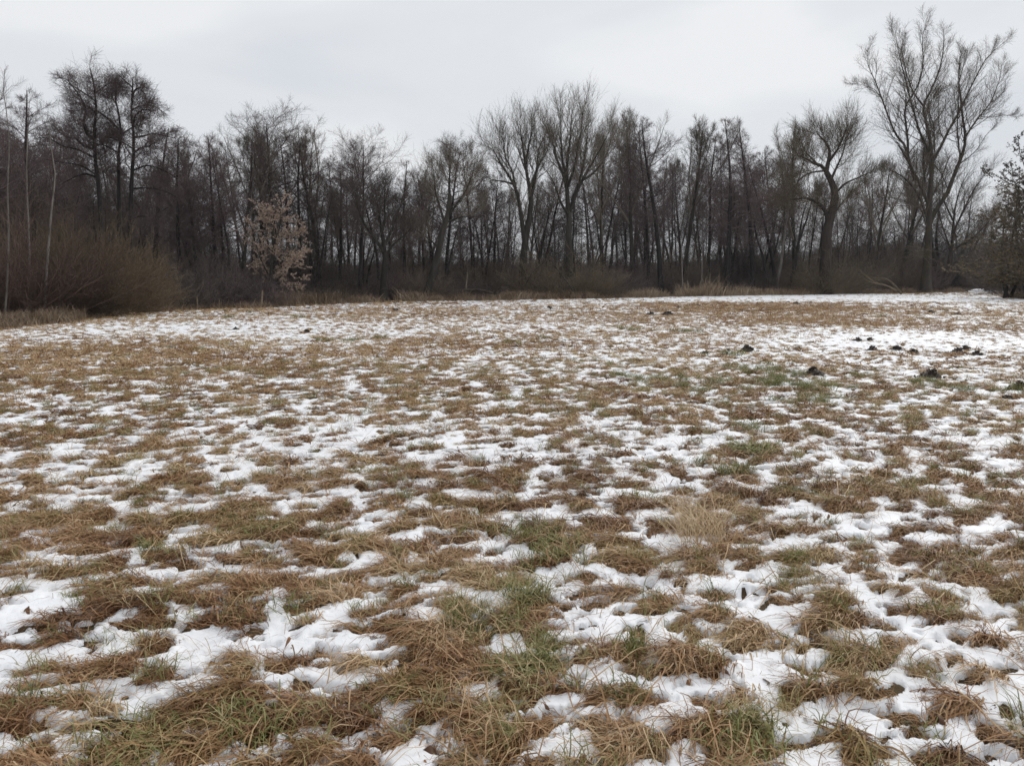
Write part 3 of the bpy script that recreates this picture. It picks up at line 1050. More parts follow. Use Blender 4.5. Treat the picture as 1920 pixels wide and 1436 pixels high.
tP, tr = limb([(545, 1262), (552, 1130), (560, 1000), (562, 900), (568, 800), (576, 690)], 0.0, 0.62, 0.26, 14)
tr = flare(tr, tP, 0.55, 1.0)
link('trunk', trunk_mesh('trunk', [(tP, tr)], 'poplar', 12), pop)
limbs = [
    limb([(575, 700), (570, 600), (556, 520), (544, 430), (575, 370), (610, 290), (636, 190), (640, 85)], 0.6, 0.27, 0.015),
    limb([(572, 660), (535, 600), (500, 530), (478, 465), (452, 400), (430, 330), (400, 240), (372, 105)], -2.0, 0.19, 0.012),
    limb([(560, 880), (520, 800), (485, 735), (450, 680), (410, 620)], -1.0, 0.26, 0.10),
    limb([(500, 770), (480, 690), (470, 620), (430, 560), (400, 475), (375, 390), (350, 310), (322, 230), (330, 150)], 1.6, 0.22, 0.012),
    limb([(478, 680), (474, 600), (462, 520), (455, 440), (478, 400), (505, 340), (520, 260), (512, 150), (530, 55)], -1.6, 0.19, 0.012, start=0.4),
    limb([(575, 690), (608, 620), (640, 545), (672, 480), (705, 400), (735, 330), (780, 240), (870, 155)], -1.5, 0.22, 0.012),
    limb([(565, 960), (600, 890), (645, 830), (680, 740), (712, 670), (736, 590), (728, 490), (722, 400), (716, 300), (735, 150)], 1.2, 0.36, 0.014),
    limb([(735, 585), (780, 520), (830, 460), (880, 405), (915, 340), (945, 270), (960, 215)], 2.2, 0.16, 0.012, start=1.0),
    limb([(880, 405), (930, 370), (968, 335)], 1.0, 0.07, 0.012, 10, start=2.0),
    limb([(820, 470), (870, 475), (930, 470), (965, 480)], -1.0, 0.05, 0.010, 10, start=1.6),
    limb([(555, 950), (500, 830), (440, 770), (385, 740), (340, 735), (305, 760)], -2.4, 0.16, 0.014),
    limb([(555, 990), (500, 890), (430, 870), (360, 858), (275, 862)], -3.0, 0.13, 0.012),
    limb([(380, 395), (350, 345), (310, 325), (250, 312)], 1.0, 0.06, 0.010, 10, start=1.2),
    limb([(545, 435), (520, 380), (500, 300), (490, 200), (488, 110)], 2.2, 0.13, 0.012, start=0.3),
    limb([(590, 640), (600, 520), (590, 420), (640, 370), (690, 330)], 2.5, 0.10, 0.012, start=0.2),
    limb([(715, 655), (690, 560), (680, 440), (672, 330), (690, 220)], -2.4, 0.12, 0.012, start=0.8),
    limb([(545, 780), (520, 690), (515, 600), (520, 500), (540, 400)], -3.0, 0.10, 0.012),
    limb([(700, 700), (760, 640), (800, 560), (830, 520)], -2.2, 0.08, 0.010, 10, start=0.6),
    limb([(650, 830), (640, 740), (610, 660), (600, 570)], 3.0, 0.09, 0.012),
    limb([(560, 880), (590, 780), (600, 700), (640, 600), (660, 520)], 3.6, 0.09, 0.012),
]
lq = []
for P, r in limbs:
    link('limb', quads('limb', *tube(P[None], r[None], 7), M['poplar']), pop)
    i = np.linspace(0, len(P) - 1, 10)
    k0 = np.minimum(i.astype(int), len(P) - 2)
    f = (i - k0)[:, None]
    lq.append((P[k0] * (1 - f) + P[k0 + 1] * f, r[k0]))
G = Grow(501)
b1 = np.stack([p for p, _ in lq])
r1 = np.stack([q for _, q in lq])
l1 = np.full(len(b1), 1.0) * plen(b1)
b2, r2, l2 = G.spawn(b1, r1, np.clip(l1, 2.2, 12), 32, 0.12, 0.98, 44, 22, 0.33, lambda t: 1.1 - 0.75 * t, 0.13, 0.13, 6, 0.45, 0.014, 0.012, 0.4, np.percentile(l1, 60))
b3, r3, l3 = G.spawn(b2, r2, l2, 10, 0.2, 0.98, 40, 22, 0.42, lambda t: 1.1 - 0.5 * t, 0.11, 0.13, 4, 0.6, 0.009, 0.009, 0.35, 1.0)
b4, r4, l4 = G.spawn(b3, r3, np.maximum(l3, 0.9), 4, 0.2, 1.0, 45, 26, 0.50, None, 0.08, 0.18, 2, 0.7, 0.0072, 0.009, 0.4)
link('crown', crown_mesh('crown', [tube(b2, r2, 4), tube(b3, r3, 3), tube(b4, r4, 3)], 'poplar_twig'), pop)
# yellowish epicormic tuft and ivy-dark base
tuftp = Grow(77)
pp = np.repeat((crop5(535, 1090) - pop_base)[None], 40, 0) + tuftp.g.normal(0, 0.3, (40, 3))
ss = tuftp.shoot(pp, tuftp.g.normal(0, 1, (40, 3)) + np.array([-0.9, 0, -0.2]), tuftp.g.uniform(1.2, 3.2, 40), 6, -0.06, 0.2)
rs_ = np.full((40, 6), 0.02) * (1 - 0.6 * np.linspace(0, 1, 6))[None]
c2_, cr2, cl2 = tuftp.spawn(ss, rs_, np.full(40, 1.2), 7, 0.1, 1.0, 45, 30, 0.5, None, -0.03, 0.2, 3, 0.7, 0.010, 0.012)
link('epicormic_shoots', quads('epicormic_shoots', *merge([tube(ss, rs_, 3), tube(c2_, cr2, 3)]), M['dead_wood']), pop)

# ------------------------------------------------------------------ old willow with the domed crown
WY = 80.0


def crop4(cx, cy, Y, dy=0.0):
    p = at(1180 + cx / 3.2646, 180 + cy / 3.2646, Y)
    p[1] += dy
    return p


def feature(name, label, cat, Y, cropf, trunkpts, limbdefs, rt, mats, g2, g3, g4, seed, tsides=10, tops=0.0):
    base = cropf(*trunkpts[0], Y)
    base[2] = -0.08
    e = empty(name, tuple(base))
    tag(e, label, cat)

    def pth(pts, dys, start, n):
        m = len(pts)
        return smooth_path([cropf(x, y, Y) - base + np.array([0, start + dys * k / max(m - 1, 1), 0]) for k, (x, y) in enumerate(pts)], n)
    P = pth(trunkpts, 0, 0, 14)
    P[0, 2] = 0
    r = flare(rt[1] + (rt[0] - rt[1]) * (1 - np.linspace(0, 1, 14)) ** 0.9, P, 0.45, 0.8)
    link('trunk', trunk_mesh('trunk', [(P, r)], mats[0], tsides), e)
    b, rr_ = [], []
    for pts, dys, start, q0, q1 in limbdefs:
        Q = pth(pts, dys, start, 10)
        q = q1 + (q0 - q1) * (1 - np.linspace(0, 1, 10)) ** 0.9
        link('limb', quads('limb', *tube(Q[None], q[None], 7), M[mats[0]]), e)
        b.append(Q)
        rr_.append(q)
    G = Grow(seed)
    if tops:
        k0 = int(len(P) * tops)
        b.append(smooth_path(P[k0:], 10))
        rr_.append(np.interp(np.linspace(k0, len(P) - 1, 10), np.arange(len(P)), r))
    b1, r1 = np.stack(b), np.stack(rr_)
    l1 = plen(b1)
    b2, r2, l2 = G.spawn(b1, r1, np.clip(l1, 1.2, 6), full=np.percentile(l1, 60), **g2)
    b3, r3, l3 = G.spawn(b2, r2, l2, **g3)
    parts = [tube(b2, r2, 4), tube(b3, r3, 3)]
    if g4:
        b4, r4, l4 = G.spawn(b3, r3, np.maximum(l3, 0.7), **g4)
        parts.append(tube(b4, r4, 3))
    link('crown', crown_mesh('crown', parts, mats[1]), e)
    return e, b3


feature('old_willow', 'old thick willow with a leaning trunk and dense domed crown of fine twigs', 'tree', 79.0, crop4,
        [(1195, 1200), (1200, 1050), (1205, 930), (1215, 800), (1245, 700), (1258, 590), (1235, 520), (1205, 465)],
        [([(1205, 465), (1160, 430), (1110, 425), (1050, 400), (985, 385)], -2.0, 0, 0.20, 0.02),
         ([(1205, 465), (1225, 390), (1235, 330), (1210, 270), (1180, 235), (1160, 190)], 1.0, 0, 0.24, 0.02),
         ([(1215, 770), (1180, 700), (1120, 660), (1050, 640), (930, 650)], -2.5, 0, 0.26, 0.03),
         ([(1240, 500), (1280, 430), (1320, 360), (1350, 290), (1370, 230)], 1.5, 0, 0.14, 0.02),
         ([(1258, 600), (1310, 540), (1370, 510), (1430, 480)], -1.5, 0, 0.14, 0.02),
         ([(1225, 400), (1260, 330), (1280, 250), (1290, 190)], -2.0, 0, 0.14, 0.02),
         ([(1160, 430), (1135, 380), (1110, 330), (1095, 260)], 2.0, 0, 0.12, 0.02),
         ([(1225, 750), (1290, 700), (1340, 650), (1400, 600)], 2.5, 0, 0.12, 0.02),
         ([(1190, 460), (1110, 470), (1040, 540), (1000, 620)], 2.0, 0, 0.10, 0.02)],
        (0.62, 0.26), ('willow', 'willow_twig'),
        dict(C=25, t0=0.15, t1=1.0, a0=60, a1=22, ln=0.56, shape=lambda t: 1.0 - 0.3 * t, up=0.10, wig=0.10, n=6, rr=0.4, rmin=0.013, rlen=0.010, jit=0.3),
        dict(C=10, t0=0.12, t1=1.0, a0=38, a1=20, ln=0.50, up=0.10, wig=0.10, n=4, rr=0.6, rmin=0.0095, rlen=0.010),
        dict(C=6, t0=0.05, t1=1.0, a0=32, a1=20, ln=0.60, up=0.08, wig=0.12, n=2, rr=0.7, rmin=0.0068, rlen=0.009), 611)


def crop3(cx, cy, Y, dy=0.0):
    return at(800 + cx / 3.2646, 180 + cy / 3.2646, Y)


def crop2(cx, cy, Y, dy=0.0):
    return at(400 + cx / 3.2646, 180 + cy / 3.2646, Y)


UPG = (dict(C=25, t0=0.2, t1=0.99, a0=38, a1=20, ln=0.45, shape=lambda t: 1.15 - 0.5 * t, up=0.13, wig=0.10, n=6, rr=0.45, rmin=0.012, rlen=0.012, jit=0.3),
       dict(full=0.8, C=9, t0=0.15, t1=1.0, a0=36, a1=22, ln=0.46, up=0.09, wig=0.12, n=4, rr=0.6, rmin=0.009, rlen=0.011),
       dict(C=4, t0=0.1, t1=1.0, a0=36, a1=22, ln=0.55, up=0.08, wig=0.14, n=2, rr=0.7, rmin=0.0060, rlen=0.009))
# broad fan poplar in the middle
feature('fan_poplar', 'bare poplar with a broad upswept fan crown, tallest in the middle of the wood', 'tree', 68.0, crop3,
        [(880, 1190), (872, 1000), (868, 850), (872, 740), (862, 640)],
        [([(862, 660), (858, 520), (862, 400), (880, 260), (890, 100)], 0.5, 0, 0.20, 0.012),
         ([(868, 730), (820, 660), (780, 560), (730, 480)], -2.0, 0, 0.14, 0.02),
         ([(862, 600), (838, 480), (800, 380), (770, 250), (730, 110)], 1.5, 0, 0.16, 0.012),
         ([(872, 720), (905, 620), (950, 520), (1000, 430), (1060, 330), (1110, 230)], -1.0, 0, 0.19, 0.012),
         ([(890, 640), (930, 540), (960, 430), (985, 300), (1000, 150)], 1.5, 0, 0.14, 0.012),
         ([(862, 560), (900, 450), (920, 330), (940, 200), (945, 110)], -2.0, 0, 0.13, 0.012),
         ([(855, 500), (830, 400), (820, 290), (815, 170), (810, 90)], -1.5, 0, 0.12, 0.012),
         ([(950, 520), (1010, 480), (1080, 400), (1130, 300), (1145, 200)], 2.0, 0, 0.12, 0.012)],
        (0.42, 0.19), ('ash', 'ash_twig'), *UPG, 621)
# forked ash left of it
feature('forked_ash', 'grey-olive forked ash with two spreading limbs left of the fan-crowned poplar', 'tree', 66.0, crop3,
        [(590, 1190), (592, 1000), (610, 850), (632, 720), (640, 620)],
        [([(640, 640), (625, 540), (605, 430), (590, 320), (570, 170)], 0.5, 0, 0.18, 0.012),
         ([(600, 900), (575, 720), (545, 570), (500, 490), (440, 400), (390, 320), (350, 310)], -1.0, 0, 0.22, 0.012),
         ([(640, 630), (660, 520), (680, 400), (690, 300), (720, 260)], 1.0, 0, 0.14, 0.012),
         ([(605, 440), (620, 330), (640, 240), (640, 180)], -1.6, 0, 0.11, 0.012),
         ([(530, 540), (470, 520), (400, 505), (350, 470)], 1.5, 0, 0.10, 0.012),
         ([(545, 570), (520, 450), (480, 360), (470, 260), (450, 220)], 1.8, 0, 0.11, 0.012),
         ([(636, 560), (680, 440), (730, 360), (745, 290)], -2.0, 0, 0.11, 0.012)],
        (0.40, 0.18), ('ash', 'ash_twig'), *UPG, 631)
# thick trunk leaning right, centre left
feature('leaning_willow', 'thick dark willow trunk leaning to the right at the foot of the wood', 'tree', 57.0, crop3,
        [(0, 1215), (30, 1120), (65, 980), (100, 830), (130, 720), (140, 600)],
        [([(140, 620), (138, 520), (140, 440), (130, 350)], 0.5, 0, 0.12, 0.012),
         ([(130, 740), (190, 660), (240, 590), (280, 500), (300, 420)], -1.0, 0, 0.10, 0.012),
         ([(110, 780), (80, 680), (50, 590), (40, 480), (30, 430)], 1.0, 0, 0.11, 0.012),
         ([(130, 770), (200, 740), (270, 720), (320, 650)], 1.6, 0, 0.08, 0.012),
         ([(75, 930), (20, 880), (-50, 830), (-110, 800)], -1.0, 0, 0.07, 0.012)],
        (0.30, 0.13), ('ash', 'ash_twig'), *UPG, 641)
# low round-crowned tree left of centre
feature('round_crowned_tree', 'low bare tree with crooked branches and a rounded crown, left of the leaning willow trunk', 'tree', 54.0, crop2,
        [(1040, 1240), (1045, 1100), (1050, 980), (1040, 900)],
        [([(1045, 960), (990, 870), (940, 800), (900, 700), (890, 620)], -1.0, 0, 0.13, 0.012),
         ([(1042, 900), (1020, 790), (1000, 690), (985, 590)], 1.0, 0, 0.13, 0.012),
         ([(1045, 920), (1090, 820), (1120, 730), (1150, 640)], 0.5, 0, 0.13, 0.012),
         ([(1050, 980), (1120, 900), (1190, 850), (1240, 800)], -1.5, 0, 0.10, 0.012),
         ([(1030, 850), (1055, 740), (1060, 640), (1070, 570)], -1.2, 0, 0.10, 0.012)],
        (0.26, 0.13), ('ash', 'dark_twig'), *UPG, 651)
# spreading small tree right of the poplar
feature('spreading_tree', 'small bare spreading tree leaning beside the tall poplar, branches reaching right', 'tree', 96.0, lambda x, y, Y: at(1500 + x / 2.3167, y / 2.3167, Y),
        [(628, 1262), (645, 1180), (655, 1110), (662, 1060)],
        [([(660, 1090), (700, 1060), (745, 1030), (790, 980), (830, 930)], -1.0, 0, 0.17, 0.012),
         ([(660, 1070), (680, 1000), (720, 930), (760, 870), (800, 830)], 1.5, 0, 0.15, 0.012),
         ([(660, 1060), (660, 980), (665, 900), (690, 800), (720, 740)], -1.0, 0, 0.16, 0.012),
         ([(655, 1090), (635, 1010), (615, 920), (610, 830)], 1.0, 0, 0.13, 0.012),
         ([(655, 1100), (630, 1060), (600, 1030), (570, 1000)], -1.5, 0, 0.08, 0.012),
         ([(670, 1000), (710, 880), (740, 800), (760, 760)], -2.5, 0, 0.11, 0.012),
         ([(700, 1060), (760, 1050), (800, 1030), (840, 990)], 2.0, 0, 0.09, 0.012),
         ([(665, 960), (640, 860), (650, 780), (660, 720)], 2.5, 0, 0.11, 0.012)],
        (0.42, 0.22), ('willow', 'dark_twig'), *UPG, 661)

# the three tall alders at the left
CL = lambda x, y, Y: at(x * 320 / 1915, 120 + y * 240 / 1436, Y)
AGP = (dict(C=19, t0=0.16, t1=0.99, a0=60, a1=42, ln=0.36, shape=lambda t: 1.15 - 0.8 * t, up=0.05, wig=0.16, n=5, rr=0.45, rmin=0.010, rlen=0.012, jit=0.35),
       dict(full=0.8, C=10, t0=0.12, t1=1.0, a0=52, a1=32, ln=0.46, up=0.05, wig=0.18, n=4, rr=0.6, rmin=0.0055, rlen=0.010),
       dict(C=6, t0=0.1, t1=1.0, a0=48, a1=30, ln=0.55, up=0.05, wig=0.2, n=2, rr=0.7, rmin=0.0045, rlen=0.008))
AGP[2]['ln'] = 0.5
A1 = [(1175, 2760), (1155, 2200), (1130, 1700), (1105, 1350), (1070, 1080), (1055, 900), (1040, 830), (1070, 660), (1080, 480), (1065, 300), (1020, 130), (1015, 60)]
feature('tall_alder', 'tall dark alder with wide tiered branches, left of the tall group at the left', 'tree', 39.0, CL, A1,
        [([(1040, 850), (985, 760), (990, 660), (1040, 580), (1020, 450), (960, 330), (900, 240)], -1.2, 0, 0.085, 0.012),
         ([(1060, 960), (900, 900), (820, 830), (660, 790), (570, 720), (480, 650)], 0.8, 0, 0.065, 0.010),
         ([(1050, 1050), (930, 980), (800, 950), (690, 880), (600, 900)], -1.5, 0, 0.055, 0.010),
         ([(985, 760), (900, 640), (830, 600), (720, 590), (640, 500)], 1.2, 0, 0.05, 0.010),
         ([(1080, 1270), (950, 1230), (800, 1240), (680, 1280), (560, 1320)], 1.0, 0, 0.055, 0.010),
         ([(1085, 1250), (980, 1160), (860, 1150), (740, 1130)], -1.8, 0, 0.05, 0.010),
         ([(1060, 930), (1110, 860), (1150, 760), (1110, 660)], 1.4, 0, 0.05, 0.010),
         ([(1075, 560), (980, 480), (860, 420), (760, 400), (660, 420)], 1.0, 0, 0.045, 0.010),
         ([(1070, 420), (960, 330), (840, 250), (800, 210)], -1.0, 0, 0.04, 0.010),
         ([(1070, 330), (1110, 250), (1140, 180), (1130, 130)], 1.0, 0, 0.035, 0.010),
         ([(1080, 500), (1130, 420), (1180, 330)], -1.0, 0, 0.035, 0.010),
         ([(1040, 830), (920, 780), (860, 700), (740, 680)], 2.0, 0, 0.045, 0.010),
         ([(1060, 250), (1000, 170), (950, 110)], 0.8, 0, 0.03, 0.008)],
        (0.17, 0.025), ('alder', 'alder_twig'), *AGP, 701, tops=0.45)
feature('tall_alder', 'tall dark alder with a forked stem, middle of the tall group at the left', 'tree', 40.0, CL,
        [(1330, 2820), (1335, 2200), (1340, 1700), (1335, 1300), (1330, 1000), (1345, 860), (1365, 780), (1350, 690), (1330, 560), (1300, 420), (1285, 300), (1300, 160)],
        [([(1340, 880), (1290, 820), (1220, 760), (1130, 730)], 1.0, 0, 0.055, 0.010),
         ([(1340, 740), (1300, 680), (1240, 610), (1180, 560), (1120, 540)], -1.2, 0, 0.055, 0.010),
         ([(1365, 790), (1420, 710), (1460, 640), (1430, 560)], 1.2, 0, 0.045, 0.010),
         ([(1330, 1000), (1240, 940), (1160, 940)], -1.4, 0, 0.04, 0.010),
         ([(1310, 460), (1240, 380), (1190, 280), (1180, 230)], 0.8, 0, 0.04, 0.010),
         ([(1300, 400), (1350, 300), (1380, 210)], -0.8, 0, 0.035, 0.010),
         ([(1335, 1250), (1240, 1190), (1180, 1130)], 1.2, 0, 0.04, 0.010),
         ([(1290, 330), (1240, 260), (1230, 200)], 1.5, 0, 0.03, 0.008)],
        (0.16, 0.02), ('alder', 'alder_twig'), *AGP, 702, tops=0.45)
feature('tall_alder', 'tall dark alder with branches sweeping right, right of the tall group at the left', 'tree', 39.5, CL,
        [(1450, 2840), (1455, 2200), (1470, 1600), (1480, 1250), (1500, 1000), (1500, 820), (1490, 680), (1470, 540), (1475, 420), (1490, 300), (1470, 180), (1490, 150)],
        [([(1500, 830), (1580, 800), (1680, 760), (1790, 780), (1880, 800)], 1.0, 0, 0.055, 0.010),
         ([(1495, 700), (1540, 620), (1640, 560), (1740, 560), (1860, 590)], -1.2, 0, 0.055, 0.010),
         ([(1475, 520), (1550, 450), (1640, 440), (1740, 500)], 1.2, 0, 0.05, 0.010),
         ([(1480, 400), (1540, 320), (1610, 300), (1720, 390)], -0.8, 0, 0.045, 0.010),
         ([(1485, 330), (1540, 240), (1590, 240)], 0.8, 0, 0.04, 0.010),
         ([(1480, 260), (1430, 200), (1400, 150)], -0.8, 0, 0.035, 0.010),
         ([(1490, 1200), (1620, 1130), (1780, 1180), (1900, 1260)], 1.0, 0, 0.05, 0.010),
         ([(1500, 1000), (1640, 960), (1780, 960), (1900, 940)], -1.5, 0, 0.055, 0.010),
         ([(1470, 1400), (1600, 1380), (1740, 1400), (1880, 1480)], 1.4, 0, 0.05, 0.010),
         ([(1460, 1800), (1580, 1720), (1760, 1740), (1900, 1850)], -1.0, 0, 0.05, 0.010),
         ([(1495, 950), (1440, 900), (1380, 880)], -1.5, 0, 0.04, 0.010)],
        (0.18, 0.02), ('alder', 'alder_twig'), *AGP, 703, tops=0.45)

# pale-leaved tree
LT = 47.0
e, tw = feature('pale_leaved_tree', 'small tree still covered in pale tan withered leaves in front of the bare wood', 'tree', LT, crop2,
        [(345, 1250), (352, 1120), (360, 960), (365, 860), (368, 780), (370, 690)],
        [([(352, 1120), (300, 1010), (270, 900), (250, 800)], -0.5, 0, 0.05, 0.010),
         ([(356, 1060), (420, 960), (470, 880), (520, 820)], 0.5, 0, 0.05, 0.010),
         ([(360, 980), (320, 880), (300, 780), (290, 700)], 0.8, 0, 0.045, 0.010),
         ([(362, 920), (410, 820), (430, 740), (430, 670)], -0.8, 0, 0.045, 0.010),
         ([(350, 1160), (420, 1110), (490, 1050), (540, 980)], -0.8, 0, 0.05, 0.010),
         ([(350, 1150), (300, 1090), (260, 1020)], 0.8, 0, 0.04, 0.010),
         ([(350, 1190), (430, 1170), (490, 1150), (530, 1120)], 0.3, 0, 0.04, 0.010),
         ([(365, 800), (350, 730), (340, 680)], 0.5, 0, 0.03, 0.010),
         ([(356, 1060), (400, 1000), (460, 970), (530, 940)], 1.2, 0, 0.04, 0.010)],
        (0.13, 0.015), ('ash', 'ash_twig'),
        dict(C=18, t0=0.12, t1=1.0, a0=60, a1=32, ln=0.36, shape=lambda t: 1.1 - 0.4 * t, up=0.03, wig=0.14, n=5, rr=0.45, rmin=0.008, rlen=0.012, jit=0.35),
        dict(C=6, t0=0.15, t1=1.0, a0=50, a1=30, ln=0.45, up=-0.02, wig=0.15, n=4, rr=0.6, rmin=0.006, rlen=0.011), None, 711)
link('leaves', leaves(Grow(712), tw[(fbm(tw[:, 0, 0] / 0.45, tw[:, 0, 2] / 0.45, 171, 2) > -0.32)], 26, 0.085, 'tan_leaf'), e)

# leafy young trees at the right edge
CR = lambda x, y, Y: at(1780 + x / 3.986, 240 + y / 3.986, Y)
UPR = (dict(C=11, t0=0.15, t1=1.0, a0=50, a1=30, ln=0.26, shape=lambda t: 1.1 - 0.5 * t, up=0.05, wig=0.12, n=5, rr=0.45, rmin=0.010, rlen=0.012, jit=0.35),
       dict(C=5, t0=0.15, t1=1.0, a0=46, a1=28, ln=0.45, up=0.03, wig=0.14, n=4, rr=0.6, rmin=0.008, rlen=0.011), None)
e, tw = feature('leafy_young_tree', 'young tree with sparse dark clinging leaves at the right edge of the field', 'tree', 56.0, CR,
        [(610, 1260), (600, 1000), (590, 760), (580, 560), (590, 380), (600, 100)],
        [([(585, 720), (540, 640), (500, 560), (480, 480)], -0.5, 0, 0.05, 0.010),
         ([(585, 600), (540, 440), (460, 410), (390, 360), (300, 310)], 0.5, 0, 0.05, 0.010),
         ([(588, 500), (560, 380), (520, 320), (490, 270)], 0.8, 0, 0.045, 0.010),
         ([(590, 800), (520, 760), (450, 680), (400, 610)], -0.8, 0, 0.05, 0.010),
         ([(595, 900), (640, 780), (690, 700), (720, 600)], 0.8, 0, 0.05, 0.010),
         ([(590, 400), (560, 250), (540, 160), (545, 60)], 0.4, 0, 0.04, 0.010),
         ([(600, 980), (530, 900), (460, 860), (380, 820)], 0.9, 0, 0.05, 0.010)],
        (0.12, 0.015), ('ash', 'dark_twig'), *UPR, 721)
link('leaves', leaves(Grow(722), tw, 7, 0.13, 'dark_leaf'), e)
for k, (px, top, Y, lab, sc) in enumerate(((1888, 345, 63.0, 'rusty olive leafy bush at the right edge, left of the young leafy tree', 1.0),
                                          (1928, 300, 60.0, 'olive leafy bush cut by the right edge of the picture', 1.1),
                                          (1850, 470, 100.0, 'low rusty bush beside the snowy gap at the right', 1.0))):
    b, H = base_and_height(px, top, Y)
    G = Grow(730 + k)
    Hh, tm, cm = thin_tree(740 + k, H, 0.07, ('ash', 'ash_twig' if k != 1 else 'olive_twig'), (-0.04, 0), 3)
    e = place_tree('leafy_bush', [('trunk', tm), ('crown', cm)], tuple(b), Hh, H, 1.7, 0, lab, 'bush')
    # leaves hang through the crown on short twigs
    g = G.g
    n = 900
    z = H * (0.14 + 0.84 * g.random(n) ** 1.5)
    rad = H * 0.24 * np.sqrt(g.random(n)) * np.clip(1.35 - z / H, 0.12, 1) * (1 + 0.5 * np.sin(3 * z))
    an = g.random(n) * 6.283
    p0 = np.stack([rad * np.cos(an) + 0.06 * z, rad * np.sin(an), z], 1)
    tw = G.shoot(p0, g.normal(0, 1, (n, 3)) + np.array([0, 0, 0.5]), g.uniform(0.3, 0.8, n), 3, 0.0, 0.2)
    rw = np.full((n, 3), 0.008)
    tag(link('twigs', quads('twigs', *tube(tw, rw, 3), M['dark_twig']), e), kind='stuff')
    link('leaves', leaves(G, tw, 8, 0.13, 'rust_leaf'), e)

# ------------------------------------------------------------------ rows of ordinary trees (shared meshes)
PRO = {}
PRO['alder'] = [alder(800 + i, 14, 0.150 + 0.012 * i, 0.165, 1.0, 0.30 + 0.04 * (i % 3), (0.03 * (i - 2), 0)) for i in range(5)]
PRO['cone'] = [alder(820 + i, 14, 0.155, 0.17, 1.1, 0.26, (0.02 + 0.05 * i, 0)) for i in range(2)]
PRO['round'] = [alder(830 + i, 14, 0.150, 0.18, 1.0, 0.42, (0.02 * i, 0), 0.04, True) for i in range(3)]
PRO['ash'] = [fan_tree(840 + i, 14, 0.26 + 0.05 * i, 8, (30, 13), 0.56, 0.19) for i in range(4)]
PRO['thin'] = [thin_tree(860 + i, 10, 0.085, ('alder', 'dark_twig'), (0.06 * (i - 2), 0.02), 1 + (i % 3)) for i in range(5)]


def put_tree(kind, i, px, top, Y, label, group=None, wide=1.0, name='bare_tree', rz=None, cat='tree'):
    H, tm, cm = PRO[kind][i % len(PRO[kind])]
    b, h = base_and_height(px, top, Y)
    return place_tree(name, [('trunk', tm), ('crown', cm)], tuple(b), H, h, wide, rng.uniform(0, 6.28) if rz is None else rz, label, cat, group)


MARKS = [(8, 'nearest birch stem'), (56, 'middle birch stem'), (90, 'right-leaning birch stem'), (150, 'big rounded bush'), (196, 'left tall alder'), (222, 'middle tall alder'), (246, 'right tall alder'),
         (292, 'purplish alder'), (335, 'first slim alder'), (372, 'slim thicket tree'), (455, 'tall straight tree'), (515, 'pale-leaved tree'), (562, 'alder behind the leaves'), (598, 'V-crowned tree'), (640, 'short alder'),
         (674, 'crooked alder'), (718, 'low round-crowned tree'), (760, 'slim pointed tree'), (805, 'leaning willow trunk'), (845, 'rounded dark alder'), (886, 'narrow dark alder'), (935, 'short dark alder'), (980, 'forked ash'), (1020, 'thin dark alder'),
         (1065, 'fan poplar'), (1130, 'thin poplar neighbour'), (1186, 'slim pale-twigged tree'), (1240, 'dense blackish alder'), (1281, 'thin greyish stem'), (1316, 'straight pale stem'), (1362, 'left cone-shaped alder'),
         (1412, 'right cone-shaped alder'), (1458, 'pale leaning trunk'), (1490, 'thin upright tree'), (1552, 'domed willow'), (1600, 'fallen pale branch'), (1640, 'bare grey tree'), (1690, 'dense dark tree'), (1738, 'tall poplar'), (1772, 'spreading tree')]


def mark(px):
    i = int(np.argmin([abs(px - a) for a, _ in MARKS]))
    return MARKS[i][1], px - MARKS[i][0]


def spot(what, px, df):
    nm, d = mark(px)
    side = 'behind the ' if abs(d) < 7 else ('left of the ' if d < 0 else 'right of the ')
    deep = 'at the wood front' if df < 1.2 else ('inside the wood' if df < 1.45 else ('deep in the wood' if df < 1.8 else 'at the wood back'))
    return '%s %s, %s%s' % (what, deep, side, nm)


